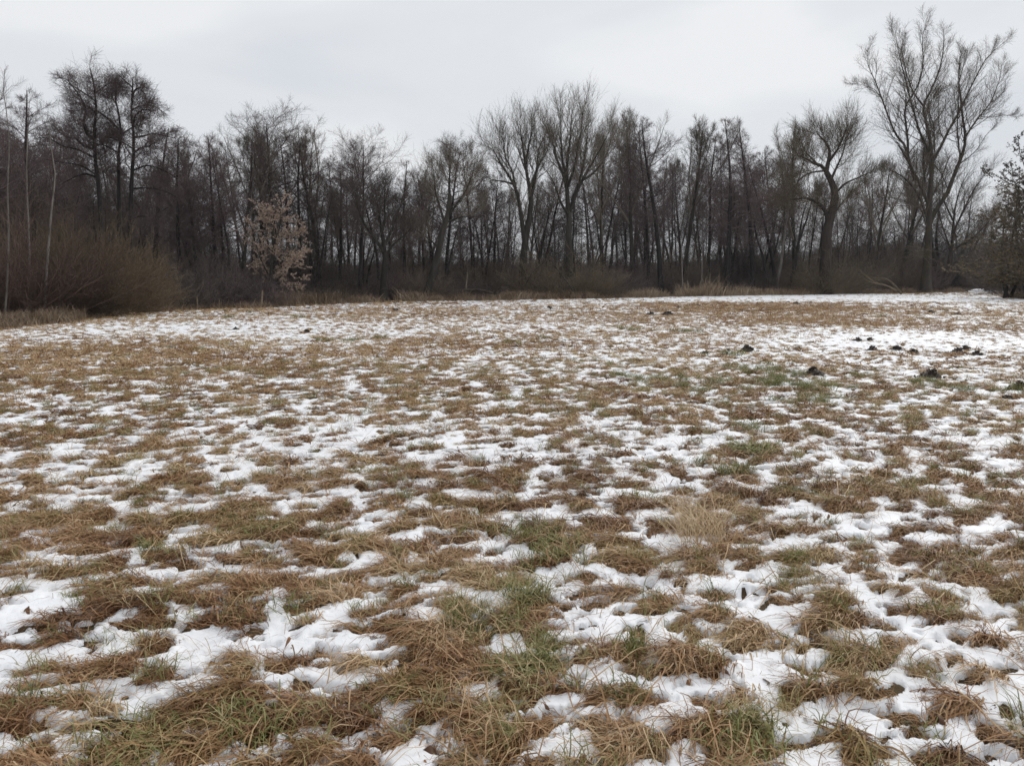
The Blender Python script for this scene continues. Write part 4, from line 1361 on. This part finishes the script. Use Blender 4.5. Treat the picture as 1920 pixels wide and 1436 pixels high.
FRONT = [  # kind, variant, photo column, photo row of the top, depth factor, width, label
    ('round', 0, 20, 205, 1.45, 0.75, 'tall reddish alder at the left edge behind the pale birch stems'),
    ('alder', 1, 72, 172, 1.50, 1.0, 'alder with a pointed crown, second from the left edge'),
    ('alder', 2, 112, 232, 1.55, 1.1, 'alder squeezed between the left edge trees and the tall alder group'),
    ('alder', 3, 292, 235, 1.30, 1.15, 'purplish alder just right of the tall alder group'),
    ('alder', 0, 335, 262, 1.22, 1.0, 'slim alder over the dark thicket, first of three right of the tall group'),
    ('ash', 1, 372, 262, 1.25, 0.8, 'slim bare tree over the dark thicket, middle of three right of the tall group'),
    ('alder', 4, 408, 270, 1.22, 0.9, 'alder over the dark thicket, last of three right of the tall group'),
    ('ash', 0, 455, 228, 1.22, 0.95, 'tall straight tree behind the left side of the pale-leaved tree'),
    ('ash', 2, 490, 230, 1.3, 0.9, 'tall tree with upright twigs directly behind the pale-leaved tree'),
    ('round', 1, 514, 240, 1.25, 1.0, 'dense purple alder rising above the pale-leaved tree'),
    ('alder', 1, 562, 262, 1.2, 1.0, 'dark alder right behind the pale-leaved tree, on its right side'),
    ('ash', 3, 598, 238, 1.22, 1.05, 'pale twigged tree with a V-shaped crown right of the pale-leaved tree'),
    ('alder', 2, 636, 300, 1.2, 1.0, 'shorter alder between the V-crowned tree and the crooked alder'),
    ('round', 2, 674, 276, 1.10, 0.85, 'crooked tall alder with clumped twigs standing at the wood edge'),
    ('round', 0, 712, 298, 1.15, 0.75, 'slender alder leaning against the crooked alder on its right'),
    ('cone', 0, 760, 305, 1.22, 0.85, 'slim pointed tree left of the leaning willow trunk'),
    ('ash', 1, 795, 312, 1.25, 0.8, 'thin grey tree behind the leaning willow trunk'),
    ('round', 1, 838, 286, 1.18, 0.9, 'alder with a rounded dark crown above the leaning willow trunk'),
    ('alder', 3, 886, 290, 1.2, 0.75, 'narrow dark alder between the rounded alder and the forked ash'),
    ('alder', 0, 925, 330, 1.2, 0.85, 'short dark alder beneath the left limb of the forked ash'),
    ('alder', 4, 1018, 262, 1.25, 0.7, 'thin dark alder between forked ash and fan poplar'),
    ('ash', 0, 1130, 226, 1.22, 0.8, 'thin tree just right of the fan poplar'),
    ('ash', 2, 1186, 212, 1.15, 0.85, 'tall slim tree with pale upright twigs right of the fan poplar'),
    ('cone', 1, 1216, 250, 1.15, 0.8, 'dark alder standing close left of the dense black alder'),
    ('alder', 2, 1240, 228, 1.08, 1.05, 'dense blackish alder in the middle right of the wood'),
    ('ash', 3, 1284, 224, 1.15, 0.9, 'grey upright tree right of the dense blackish alder'),
    ('alder', 1, 1328, 252, 1.15, 0.8, 'alder left of the first cone-shaped alder'),
    ('cone', 0, 1362, 222, 1.08, 0.95, 'cone-shaped alder with a sharp top, left one of two'),
    ('cone', 1, 1412, 228, 1.08, 0.90, 'cone-shaped alder leaning slightly right, right one of two'),
    ('ash', 1, 1490, 226, 1.15, 0.85, 'thin upright tree left of the domed willow'),
    ('alder', 4, 1455, 300, 1.12, 0.9, 'shorter brown alder between the cone alder and the domed willow'),
    ('ash', 0, 1640, 285, 1.2, 0.9, 'bare grey tree between the domed willow and the tall poplar'),
    ('ash', 2, 1690, 275, 1.12, 1.1, 'dense bare tree close behind the tall poplar on its left'),
    ('ash', 3, 1712, 330, 1.3, 1.0, 'low bare tree hidden behind the trunk of the tall poplar'),
]
for (kd, v, px, top, df, wd, lab) in FRONT:
    put_tree(kd, v, px, top, float(edge_depth(px)) * df, lab, 'trees along the front of the wood', wd * (1.15 if kd == 'ash' else 1.25),
             {'ash': 'ash_tree', 'cone': 'alder_tree', 'round': 'alder_tree', 'alder': 'alder_tree'}[kd])

SKY = np.array([(-120, 175), (0, 165), (60, 190), (100, 235), (165, 240), (320, 262), (370, 272), (450, 248), (530, 245), (600, 262), (650, 300), (700, 310), (760, 325), (830, 315), (880, 312),
                (940, 300), (1000, 270), (1070, 262), (1130, 245), (1190, 235), (1280, 240), (1330, 262), (1430, 262), (1490, 262), (1560, 300), (1620, 300), (1680, 320), (1760, 400), (1810, 430)], float)
kinds = ['alder', 'alder', 'thin', 'ash', 'thin', 'round', 'thin', 'alder']
px = -110.0
k = 0
while px < 1800:
    px += rng.uniform(9, 20)
    df = rng.uniform(1.15, 1.9) if px > 330 else rng.uniform(1.5, 2.4)
    kd = kinds[rng.integers(0, len(kinds))]
    top = float(np.interp(px, SKY[:, 0], SKY[:, 1])) + rng.uniform(5, 95) + (40 if kd == 'thin' else 0) + (50 if px < 130 else 0) + (35 if kd == 'ash' else 0)
    lab = spot({'alder': 'dark bare alder', 'thin': 'thin bare tree', 'ash': 'pale-twigged bare tree', 'round': 'bare round-topped alder'}[kd], px, df)
    put_tree(kd, int(rng.integers(0, 5)), px, top, float(edge_depth(px)) * df, lab, 'bare trees filling the wood', rng.uniform(0.7, 1.05))
    k += 1

px = -130.0
while px < 1800:
    px += rng.uniform(14, 30)
    df = rng.uniform(1.12, 1.7) * (1.25 if px < 330 else 1)
    top = rng.uniform(345, 455) - (70 if px < 330 else 0)
    lab = spot('low twiggy tree', px, df)
    put_tree('thin', int(rng.integers(0, 5)), px, top, float(edge_depth(px)) * df, lab, 'low twiggy trees under the wood', rng.uniform(1.5, 2.3))
for px in np.arange(-110, 330, 26):
    px = px + rng.uniform(-8, 8)
    df = rng.uniform(1.6, 2.4)
    lab = spot('dark bare alder', px, df)
    put_tree('alder', int(rng.integers(0, 5)), px, float(np.interp(px, SKY[:, 0], SKY[:, 1])) + (rng.uniform(15, 60) if px < 110 else rng.uniform(30, 120)), float(edge_depth(px)) * df, lab, 'bare trees filling the wood', 1.1)

# pale birch stems at the left, and pale stems elsewhere
def stem(name, pts, Y, r0, mat, label, cat, twigs=14, twmat='red_twig', group=None, seed=1, sides=7, tl=0.9):
    base = at(pts[0][0], pts[0][1], Y)
    base[2] = -0.05
    e = empty(name, tuple(base))
    tag(e, label, cat, group)
    P = smooth_path([at(x, y, Y) - base for x, y in pts], 14)
    P[0, 2] = 0
    r = 0.008 + (r0 - 0.008) * (1 - np.linspace(0, 1, 14)) ** 0.8
    link('trunk', trunk_mesh('trunk', [(P, r)], mat, sides), e)
    if twigs:
        G = Grow(seed)
        b2, r2, l2 = G.spawn(P[None], r[None], np.array([tl]), twigs, 0.35, 1.0, 38, 22, 1.0, lambda t: 1.2 - 0.6 * t, 0.06, 0.12, 5, 0.5, 0.005, 0.008)
        b3, r3, l3 = G.spawn(b2, r2, l2, 7, 0.2, 1.0, 40, 24, 0.45, None, 0.04, 0.15, 3, 0.6, 0.004, 0.01)
        link('crown', crown_mesh('crown', [tube(b2, r2, 3), tube(b3, r3, 3)], twmat), e)
    return e


stem('birch_sapling', [(8, 610), (14, 520), (16, 430), (14, 350), (17, 270), (12, 210), (6, 165), (9, 130)], 27.5, 0.036, 'pale_bark', 'slim pale birch stem nearest the left edge', 'tree', 14, 'red_twig', None, 901, 7, 0.6)
stem('birch_sapling', [(58, 606), (56, 500), (54, 430), (50, 330), (52, 250), (55, 190)], 30, 0.040, 'pale_bark', 'slim pale birch stem, middle of the three at the left edge', 'tree', 18, 'red_twig', None, 902)
stem('birch_sapling', [(83, 598), (86, 530), (92, 450), (97, 390), (103, 320), (98, 290), (92, 240)], 30, 0.055, 'pale_bark', 'slim pale birch stem leaning right in front of the brown bush', 'tree', 16, 'red_twig', None, 903)
stem('pale_sapling', [(1314, 555), (1316, 510), (1317, 465), (1318, 400)], 73, 0.06, 'pale_bark', 'thin straight pale stem in front of the dark wood, right of another', 'tree', 8, 'grey_twig', None, 904)
stem('pale_sapling', [(1281, 556), (1279, 510), (1278, 470), (1276, 400)], 73, 0.05, 'pale_bark', 'thin greyish stem in front of the dark wood, left of a paler one', 'tree', 8, 'grey_twig', None, 905)
stem('leaning_tree', [(1456, 552), (1460, 520), (1466, 480), (1472, 430), (1480, 380), (1490, 330)], 80, 0.20, 'pale_bark', 'pale grey trunk leaning right in the dark wood', 'tree', 12, 'ash_twig', None, 906, 8, 2.5)
stem('leaning_tree', [(1446, 554), (1438, 520), (1430, 480), (1420, 450), (1412, 400)], 81, 0.20, 'alder', 'dark trunk leaning left beside the pale leaning trunk', 'tree', 12, 'dark_twig', None, 907, 8, 2.5)
stem('leaning_tree', [(1474, 552), (1488, 510), (1496, 470), (1502, 420), (1515, 370)], 80, 0.22, 'alder', 'dark trunk leaning right of the pale leaning trunk', 'tree', 14, 'dark_twig', None, 908, 8, 2.5)
stem('grey_tree', [(1797, 548), (1799, 520), (1800, 490), (1808, 460), (1815, 430)], 118, 0.75, 'ash', 'thick hazy grey trunk in the gap right of the spreading tree', 'tree', 24, 'grey_twig', None, 909, 8, 5.0)
stem('broken_snag', [(872, 560), (874, 535), (877, 508)], 58.5, 0.13, 'dead_wood', 'short pale broken snag standing in the dry grass', 'dead tree', 5, 'dead_wood', None, 910, 7, 1.2)

# ------------------------------------------------------------------ fallen dead wood
def fallen(name, label, Y, limbs_, mat='dead_wood', twig=7, seed=5):
    base = at(limbs_[0][0][0][0], limbs_[0][0][0][1], Y)
    base[2] = -0.05
    e = empty(name, tuple(base))
    tag(e, label, 'fallen branch')
    b, rr_ = [], []
    for pts, r0, dy in limbs_:
        P = smooth_path([at(x, y, Y) - base + np.array([0, dy * i / (len(pts) - 1), 0]) for i, (x, y) in enumerate(pts)], 12)
        r = 0.015 + (r0 - 0.015) * (1 - np.linspace(0, 1, 12)) ** 0.8
        link('limb', quads('limb', *tube(P[None], r[None], 7), M[mat]), e)
        b.append(P)
        rr_.append(r)
    G = Grow(seed)
    b2, r2, l2 = G.spawn(np.stack(b), np.stack(rr_), np.full(len(b), 1.2), twig, 0.2, 1.0, 55, 30, 0.8, None, 0.0, 0.2, 4, 0.5, 0.008, 0.012)
    link('twigs', quads('twigs', *tube(b2, r2, 3), M[mat]), e)


fallen('fallen_limb', 'crooked fallen willow limb lying in the dry grass left of centre', 58.0,
       [([(855, 560), (866, 545), (884, 544), (905, 545), (925, 551), (933, 553), (940, 540), (950, 538), (962, 546)], 0.13, 0.6),
        ([(886, 560), (883, 550), (890, 543), (900, 543)], 0.08, -0.3), ([(925, 551), (935, 541), (945, 540), (960, 546)], 0.09, -0.5)], 'willow', 6, 921)
fallen('fallen_limb', 'pale fallen branch arching low at the foot of the domed willow', 77.0,
       [([(1690, 552), (1678, 535), (1660, 522), (1640, 522), (1620, 515), (1600, 510)], 0.12, 0.6), ([(1682, 545), (1660, 535), (1640, 530), (1625, 520), (1605, 505)], 0.09, -0.4),
        ([(1650, 533), (1630, 528), (1612, 515)], 0.07, 0.4)], 'willow_twig', 7, 922)
fallen('fallen_limb', 'pale broken willow branch bent to the ground under the fan poplar', 62.0,
       [([(1080, 556), (1068, 535), (1052, 515), (1036, 492), (1030, 482), (1018, 500), (1010, 520), (994, 532)], 0.08, -0.8), ([(1030, 484), (1020, 492), (1000, 510), (985, 535)], 0.05, 0.5),
        ([(1040, 495), (1048, 510), (1052, 535), (1050, 555)], 0.04, -0.5)], 'willow', 16, 923)

# ------------------------------------------------------------------ shrubs
SH = {}
SH['dark'] = [shrub(1000 + i, 3.2, 2.2, 44, 'dark_twig') for i in range(3)]
SH['brown'] = [shrub(1005 + i, 3.2, 2.2, 44, 'brown_twig') for i in range(2)]
SH['greyish'] = [shrub(1008, 3.4, 2.2, 40, 'alder_twig')]
SH['purple'] = [shrub(1010, 2.6, 2.4, 50, 'purple_twig', 0.05)]
SH['olive'] = [shrub(1020 + i, 3.8, 3.0, 150, 'olive_twig', 0.05, 8, 5, 0.0048) for i in range(2)]
SH['red'] = [shrub(1030, 3.6, 2.4, 60, 'red_twig', 0.10)]
SH['grey'] = [shrub(1040, 4.0, 3.0, 40, 'grey_twig', 0.08, 6, 4)]
SH['willow'] = [shrub(1050, 3.4, 2.8, 60, 'willow_twig', 0.04)]


def put_shrub(kind, i, px, top, Y, label, wide=1.0, group=None, name='bare_shrub'):
    H, a, b_ = SH[kind][i % len(SH[kind])]
    b, h = base_and_height(px, top, Y)
    return place_tree(name, [('stems', a), ('twigs', b_)], tuple(b), H, h, wide * H / h if h < H else wide, rng.uniform(0, 6.28), label, 'shrub', group)


put_shrub('olive', 0, 130, 405, 33.0, 'large rounded brown-olive willow shrub in front of the tall alders', 1.0, None, 'willow_shrub')
put_shrub('olive', 1, 190, 440, 34.5, 'rounded olive willow shrub, middle of the big left thicket', 0.95, None, 'willow_shrub')
put_shrub('olive', 0, 240, 478, 36.0, 'olive willow shrub at the right end of the big left thicket', 0.72, None, 'willow_shrub')
put_shrub('red', 0, 40, 395, 30.5, 'reddish brown bush behind the pale birch stems at far left', 1.2, None, 'willow_shrub')
put_shrub('red', 0, -30, 385, 29.0, 'reddish brown bush cut by the left edge of the picture', 1.2, None, 'willow_shrub')
put_shrub('red', 0, 100, 425, 31.5, 'reddish brown bush left of the rounded olive shrub', 1.1, None, 'willow_shrub')
put_shrub('purple', 0, 452, 515, 45.0, 'low purple-grey bush left of the pale-leaved tree', 1.15)
put_shrub('purple', 0, 415, 530, 44.5, 'low purple-grey bush at the right end of the dark thicket', 1.0)
put_shrub('willow', 0, 1060, 468, 65.0, 'sprawling olive willow bush under the fan poplar', 1.3, None, 'willow_shrub')
put_shrub('willow', 0, 1010, 500, 63.5, 'sprawling olive willow bush left of the fan poplar trunk', 1.2, None, 'willow_shrub')
put_shrub('willow', 0, 1108, 505, 66.0, 'olive willow bush right of the fan poplar trunk', 1.2, None, 'willow_shrub')
put_shrub('willow', 0, 1565, 470, 80.0, 'brown twiggy thicket around the foot of the domed willow', 1.4, None, 'willow_shrub')
put_shrub('willow', 0, 1530, 500, 79.0, 'brown twiggy bush left of the domed willow foot', 1.2, None, 'willow_shrub')
put_shrub('grey', 0, 1818, 480, 150.0, 'hazy grey bush in the gap at the right', 1.1)
put_shrub('grey', 0, 1838, 492, 160.0, 'hazy grey bush beyond the snowy gap at the right', 1.1)
put_shrub('grey', 0, 1862, 500, 158.0, 'hazy grey bush beyond the snowy gap, rightmost', 1.1)
put_shrub('grey', 0, 1790, 500, 140.0, 'hazy grey bush behind the spreading tree', 1.1)

for k, (px, top, Y, wd, lab) in enumerate(((1890, 470, 78.0, 1.2, 'dark bare shrub behind the right edge bushes, left one'), (1925, 455, 74.0, 1.3, 'dark bare shrub behind the right edge bushes, middle one'),
                                          (1965, 460, 70.0, 1.3, 'dark bare shrub behind the right edge bushes, right one'), (1905, 440, 96.0, 1.4, 'dark bare shrub farther behind the right edge bushes'),
                                          (1870, 478, 112.0, 1.2, 'dark bare shrub at the right side of the snowy gap'), (1945, 430, 90.0, 1.4, 'tall dark shrub behind the olive bush at the right edge'))):
    put_shrub('dark', k, px, top, Y, lab, wd)
for k, (px, top, Y, kd) in enumerate(((1822, 462, 210, 'ash'), (1838, 470, 230, 'round'), (1852, 460, 220, 'ash'), (1868, 455, 200, 'alder'), (1884, 440, 190, 'ash'), (1806, 455, 200, 'alder'), (1900, 430, 170, 'alder'))):
    put_tree(kd, k, px, top, float(Y), 'small hazy bare tree far off in the gap at the right', 'hazy bare trees far off in the gap', 1.5)
for row, (d0, d1, t0, t1, stepx) in enumerate(((1.03, 1.12, 490, 538, 30), (1.14, 1.32, 462, 515, 24), (1.4, 1.75, 462, 508, 24), (1.8, 2.3, 455, 503, 24))):
    px = -120.0 if row else 310.0
    while px < 1800:
        px += rng.uniform(0.7, 1.3) * stepx
        if 470 < px < 560 and row == 0: continue
        if px < 330 and row < 2: continue
        df = rng.uniform(d0, d1) * (1.25 if px < 330 else 1)
        tone = ('dark', 'dark', 'brown', 'greyish')[int(rng.integers(0, 4))]
        lab = spot({'dark': 'dark leafless shrub', 'brown': 'brownish leafless shrub', 'greyish': 'purplish grey leafless shrub'}[tone], px, df)
        put_shrub(tone, int(rng.integers(0, 3)), px, rng.uniform(t0, t1) - (22 if 310 < px < 430 else 0) - (30 if 1590 < px < 1740 or px < 310 else 0), float(edge_depth(px)) * df, lab, rng.uniform(1.0, 1.35), 'leafless shrubs under the wood')

# ------------------------------------------------------------------ molehills
MH = [(575, 622, 0.9), (443, 617, 0.7), (742, 582, 1.1), (1221, 588, 1.0), (1253, 589, 1.3), (1400, 657, 1.1), (1495, 656, 0.8), (1526, 707, 1.15), (1746, 711, 1.2), (1635, 656, 1.0), (1608, 639, 0.7),
      (1632, 639, 0.8), (1682, 655, 0.9), (1712, 664, 1.0), (1795, 662, 1.0), (1810, 657, 0.9), (1832, 668, 0.9), (1912, 735, 1.1), (1888, 752, 0.6), (1322, 664, 0.8), (1365, 657, 0.5),
      (1308, 573, 0.9), (1272, 577, 0.7), (1360, 575, 0.8), (1420, 569, 0.7), (1447, 567, 0.7), (1492, 570, 1.1), (1478, 566, 0.7), (1520, 567, 0.7), (1333, 572, 0.6), (1745, 585, 1.0), (1795, 588, 0.9),
      (1748, 576, 0.7), (1030, 577, 0.8), (868, 583, 0.6), (1672, 600, 0.5)]
NEAR = {7: 'dark molehill with loose clods on green grass, right of centre', 8: 'smooth pointed dark molehill at the right, on the snowy grass', 5: 'wide dark molehill at the left end of the right hand molehill line',
        0: 'dark molehill in the snow at the left of the field', 2: 'reddish brown flat molehill near the wood edge left of centre', 17: 'dark molehill cut by the right edge of the picture',
        4: 'dark molehill on the tan grass near the wood edge, larger of a pair', 3: 'dark molehill on the tan grass near the wood edge, smaller of a pair',
        26: 'largest dark molehill in the white strip before the wood', 18: 'small dark molehill left of the one at the right edge', 1: 'small molehill left of the dark one in the left snow',
        33: 'faint molehill on the grass strip near the middle of the far field', 34: 'faint low molehill in the far field below the fallen limb'}


def mound(seed, r, h):
    g = np.random.default_rng(seed)
    n, k = 9, 20
    rad = np.linspace(0.02, 1.0, n)[:, None]
    an = np.linspace(0, 2 * np.pi, k, endpoint=False)[None]
    lob = 1 + 0.16 * np.sin(2 * an + g.random() * 6) + 0.10 * np.sin(3 * an + g.random() * 6) + g.normal(0, 0.05, (n, k))
    x, y = rad * lob * np.cos(an) * r, rad * lob * np.sin(an) * r
    z = h * (1 - rad ** 1.6) + g.normal(0, 0.07 * h, (n, k)) - 0.02
    z[-1] = -0.06
    V = np.stack([x, y, z], -1).reshape(-1, 3)
    idx = np.arange(n * k).reshape(n, k)
    nx = np.roll(idx, -1, 1)
    F = [np.stack([idx[:-1], idx[1:], nx[1:], nx[:-1]], -1).reshape(-1, 4)]
    Vs = [V]
    o = len(V)
    for c in range(40):                        # clods
        a, q = g.random() * 6.28, r * g.uniform(0.1, 1.7)
        s = r * g.uniform(0.05, 0.14) * (1.0 if q < r else 0.6)
        cz = max(h * (1 - (q / r) ** 1.6), 0) + s * 0.2
        cube = np.array([[i, j, l] for l in (-1, 1) for j in (-1, 1) for i in (-1, 1)], float) * g.uniform(0.6, 1.1, (8, 3)) * s
        cube = cube + np.array([q * math.cos(a), q * math.sin(a), cz])
        Vs.append(cube)
        F.append(np.array([[0, 2, 3, 1], [4, 5, 7, 6], [0, 1, 5, 4], [2, 6, 7, 3], [0, 4, 6, 2], [1, 3, 7, 5]]) + o)
        o += 8
    return quads('molehill', np.concatenate(Vs), np.concatenate(F), M['soil'], True)


for i, (px, py, s) in enumerate(MH):
    c = gpt(px, py + 3)
    gz_ = fields(np.array([c[0]]), np.array([c[1]]))[2][0]
    o = link('molehill', mound(1200 + i, 0.15 * s if c[1] < 30 else 0.24 * s, 0.11 * s if c[1] < 30 else 0.12 * s))
    o.location = (c[0], c[1], gz_ + 0.02)
    o.rotation_euler = (0, 0, i * 1.3)
    if i in NEAR:
        lab = NEAR[i]
    elif py > 630:
        lab = ('big' if s > 0.95 else 'small') + ' dark molehill in the snowy line at right, in line with the ' + mark(px)[0]
    elif px > 1700:
        lab = 'low dark molehill out in the far field, below the ' + mark(px)[0]
    else:
        lab = 'small dark molehill in the white snow strip, below the ' + mark(px)[0]
    tag(o, lab, 'molehill', 'molehills scattered over the field')

# ------------------------------------------------------------------ single tussocks, dry weed, posts
def tussock(px, py, n, L, w, up, spread, mat, label, seed, rootr=0.12, h=0.05, name='grass_tussock', tone=(0, 1)):
    V, F, tn = blades(n, rootr, L * 0.8, w, h, spread, 6, up * 0.8, seed, (tone[0], 1) if tone != (0, 1) else (0.1, 1.0))
    me = quads('tussock', V, F, M[mat], True, {'tone': tn + (0.95 if name == 'dry_weed' else 0.5)})
    c = gpt(px, py)
    z = fields(np.array([c[0]]), np.array([c[1]]))[2][0]
    o = link(name, me)
    o.location = (c[0], c[1], z)
    o.rotation_euler = (0, 0, seed * 1.7)
    tag(o, label, 'grass tussock')
    return o


tussock(1412, 858, 150, 0.40, 0.010, 0.45, 1.8, 'live_grass', 'big olive green grass tussock standing alone in the snow right of centre', 1, 0.16, tone=(0.3, 1))
tussock(480, 1385, 110, 0.28, 0.006, 0.35, 2.2, 'live_grass', 'fresh green grass tussock at the bottom left above the snow', 2, 0.13)
tussock(500, 1015, 80, 0.22, 0.006, 0.4, 2.2, 'live_grass', 'bright green tussock between snow patches, left of centre', 3, 0.16)
tussock(968, 1285, 60, 0.24, 0.006, 0.4, 2.2, 'live_grass', 'green and straw tussock beside the snow near the bottom centre', 4, 0.11)
tussock(1190, 1250, 60, 0.20, 0.006, 0.45, 2.2, 'live_grass', 'small fresh green tuft right of the bottom centre', 5, 0.06)
tussock(1400, 1425, 80, 0.24, 0.006, 0.35, 2.2, 'live_grass', 'green tussock at the bottom edge right of centre', 6, 0.13)
tussock(230, 1425, 80, 0.32, 0.006, 0.5, 1.4, 'live_grass', 'long bladed green tussock at the bottom left edge', 7, 0.12, tone=(0.2, 1))
tussock(1050, 1050, 60, 0.2, 0.006, 0.4, 2.2, 'live_grass', 'low green tussock in the snow near the centre', 8, 0.16)
wd_ = tussock(1318, 1035, 170, 0.80, 0.0042, 0.85, 1.6, 'dead_grass', 'pale dried weed with thin straw stalks standing over a snow patch', 9, 0.16, 0.03, 'dry_weed', (0.75, 1))
wd_['category'] = 'dry weed'
tussock(1870, 1120, 80, 0.45, 0.0045, 0.6, 1.5, 'dead_grass', 'pale straw tussock with standing stalks near the right edge', 10, 0.2, 0.03, tone=(0.6, 1))


def post(px, py, top, Y, r, label, lean):
    b, h = base_and_height(px, top, Y)
    e = empty('wooden_post', tuple(b))
    tag(e, label, 'post')
    P = smooth_path([(0, 0, -0.1), (lean * 0.5, 0, h * 0.5), (lean, 0, h)], 5)
    link('shaft', quads('shaft', *tube(P[None], np.full((1, 5), r), 8), M['post']), e)
    g = np.array([lean, 0, h])
    link('top', quads('top', *tube((np.array([[0, 0, 0], [0.02, 0, r * 1.4]]) + g)[None], np.array([[r, 0.004]]), 8), M['post']), e)


post(487, 581, 546, 42.8, 0.045, 'pale wooden post leaning at the wood edge beside the pale-leaved tree', 0.12)
post(368, 584, 556, 39.5, 0.025, 'thin dark stake in the field before the black thicket', -0.02)

# ------------------------------------------------------------------ far hill in the gap at the right
hx = np.linspace(-900, 1500, 80)
hr = np.linspace(0, 1, 12)
HX, HR = np.meshgrid(hx, hr)
prof_ = 62 * np.exp(-((HX - 760) / 420) ** 2) + 26 * np.exp(-((HX + 200) / 600) ** 2) + 3 * fbm(HX / 40, HR * 4, 131, 3)
HZ = prof_ * np.sin(HR * np.pi / 2) ** 0.8 - 1.0
HY = 900 + 500 * HR
idx = np.arange(HX.size).reshape(HX.shape)
F = np.stack([idx[:-1, :-1], idx[:-1, 1:], idx[1:, 1:], idx[1:, :-1]], -1).reshape(-1, 4)
tag(link('far_hill', quads('far_hill', np.stack([HX.ravel(), HY.ravel(), HZ.ravel()], 1), F, M['hill'])), 'wooded hill far beyond the gap, bluish with distance', None, None, 'structure')

# ------------------------------------------------------------------ the air: faint winter haze
hb = np.array([[x, y, z] for z in (-3.0, 95.0) for y in (-2100.0, 2100.0) for x in (-2100.0, 2100.0)])
hF = np.array([[0, 2, 3, 1], [4, 5, 7, 6], [0, 1, 5, 4], [2, 6, 7, 3], [0, 4, 6, 2], [1, 3, 7, 5]])
hm = bpy.data.materials.new('haze')
hm.use_nodes = True
hm.node_tree.nodes.remove(hm.node_tree.nodes['Principled BSDF'])
pv = nd(hm.node_tree, 'ShaderNodeVolumePrincipled')
pv.inputs['Color'].default_value = (0.90, 0.93, 0.97, 1)
pv.inputs['Density'].default_value = 0.0002
hm.node_tree.links.new(pv.outputs[0], hm.node_tree.nodes['Material Output'].inputs['Volume'])
hz_o = link('haze', quads('haze', hb, hF, hm, False))
tag(hz_o, 'faint winter haze over the meadow and the wood', None, None, 'stuff')
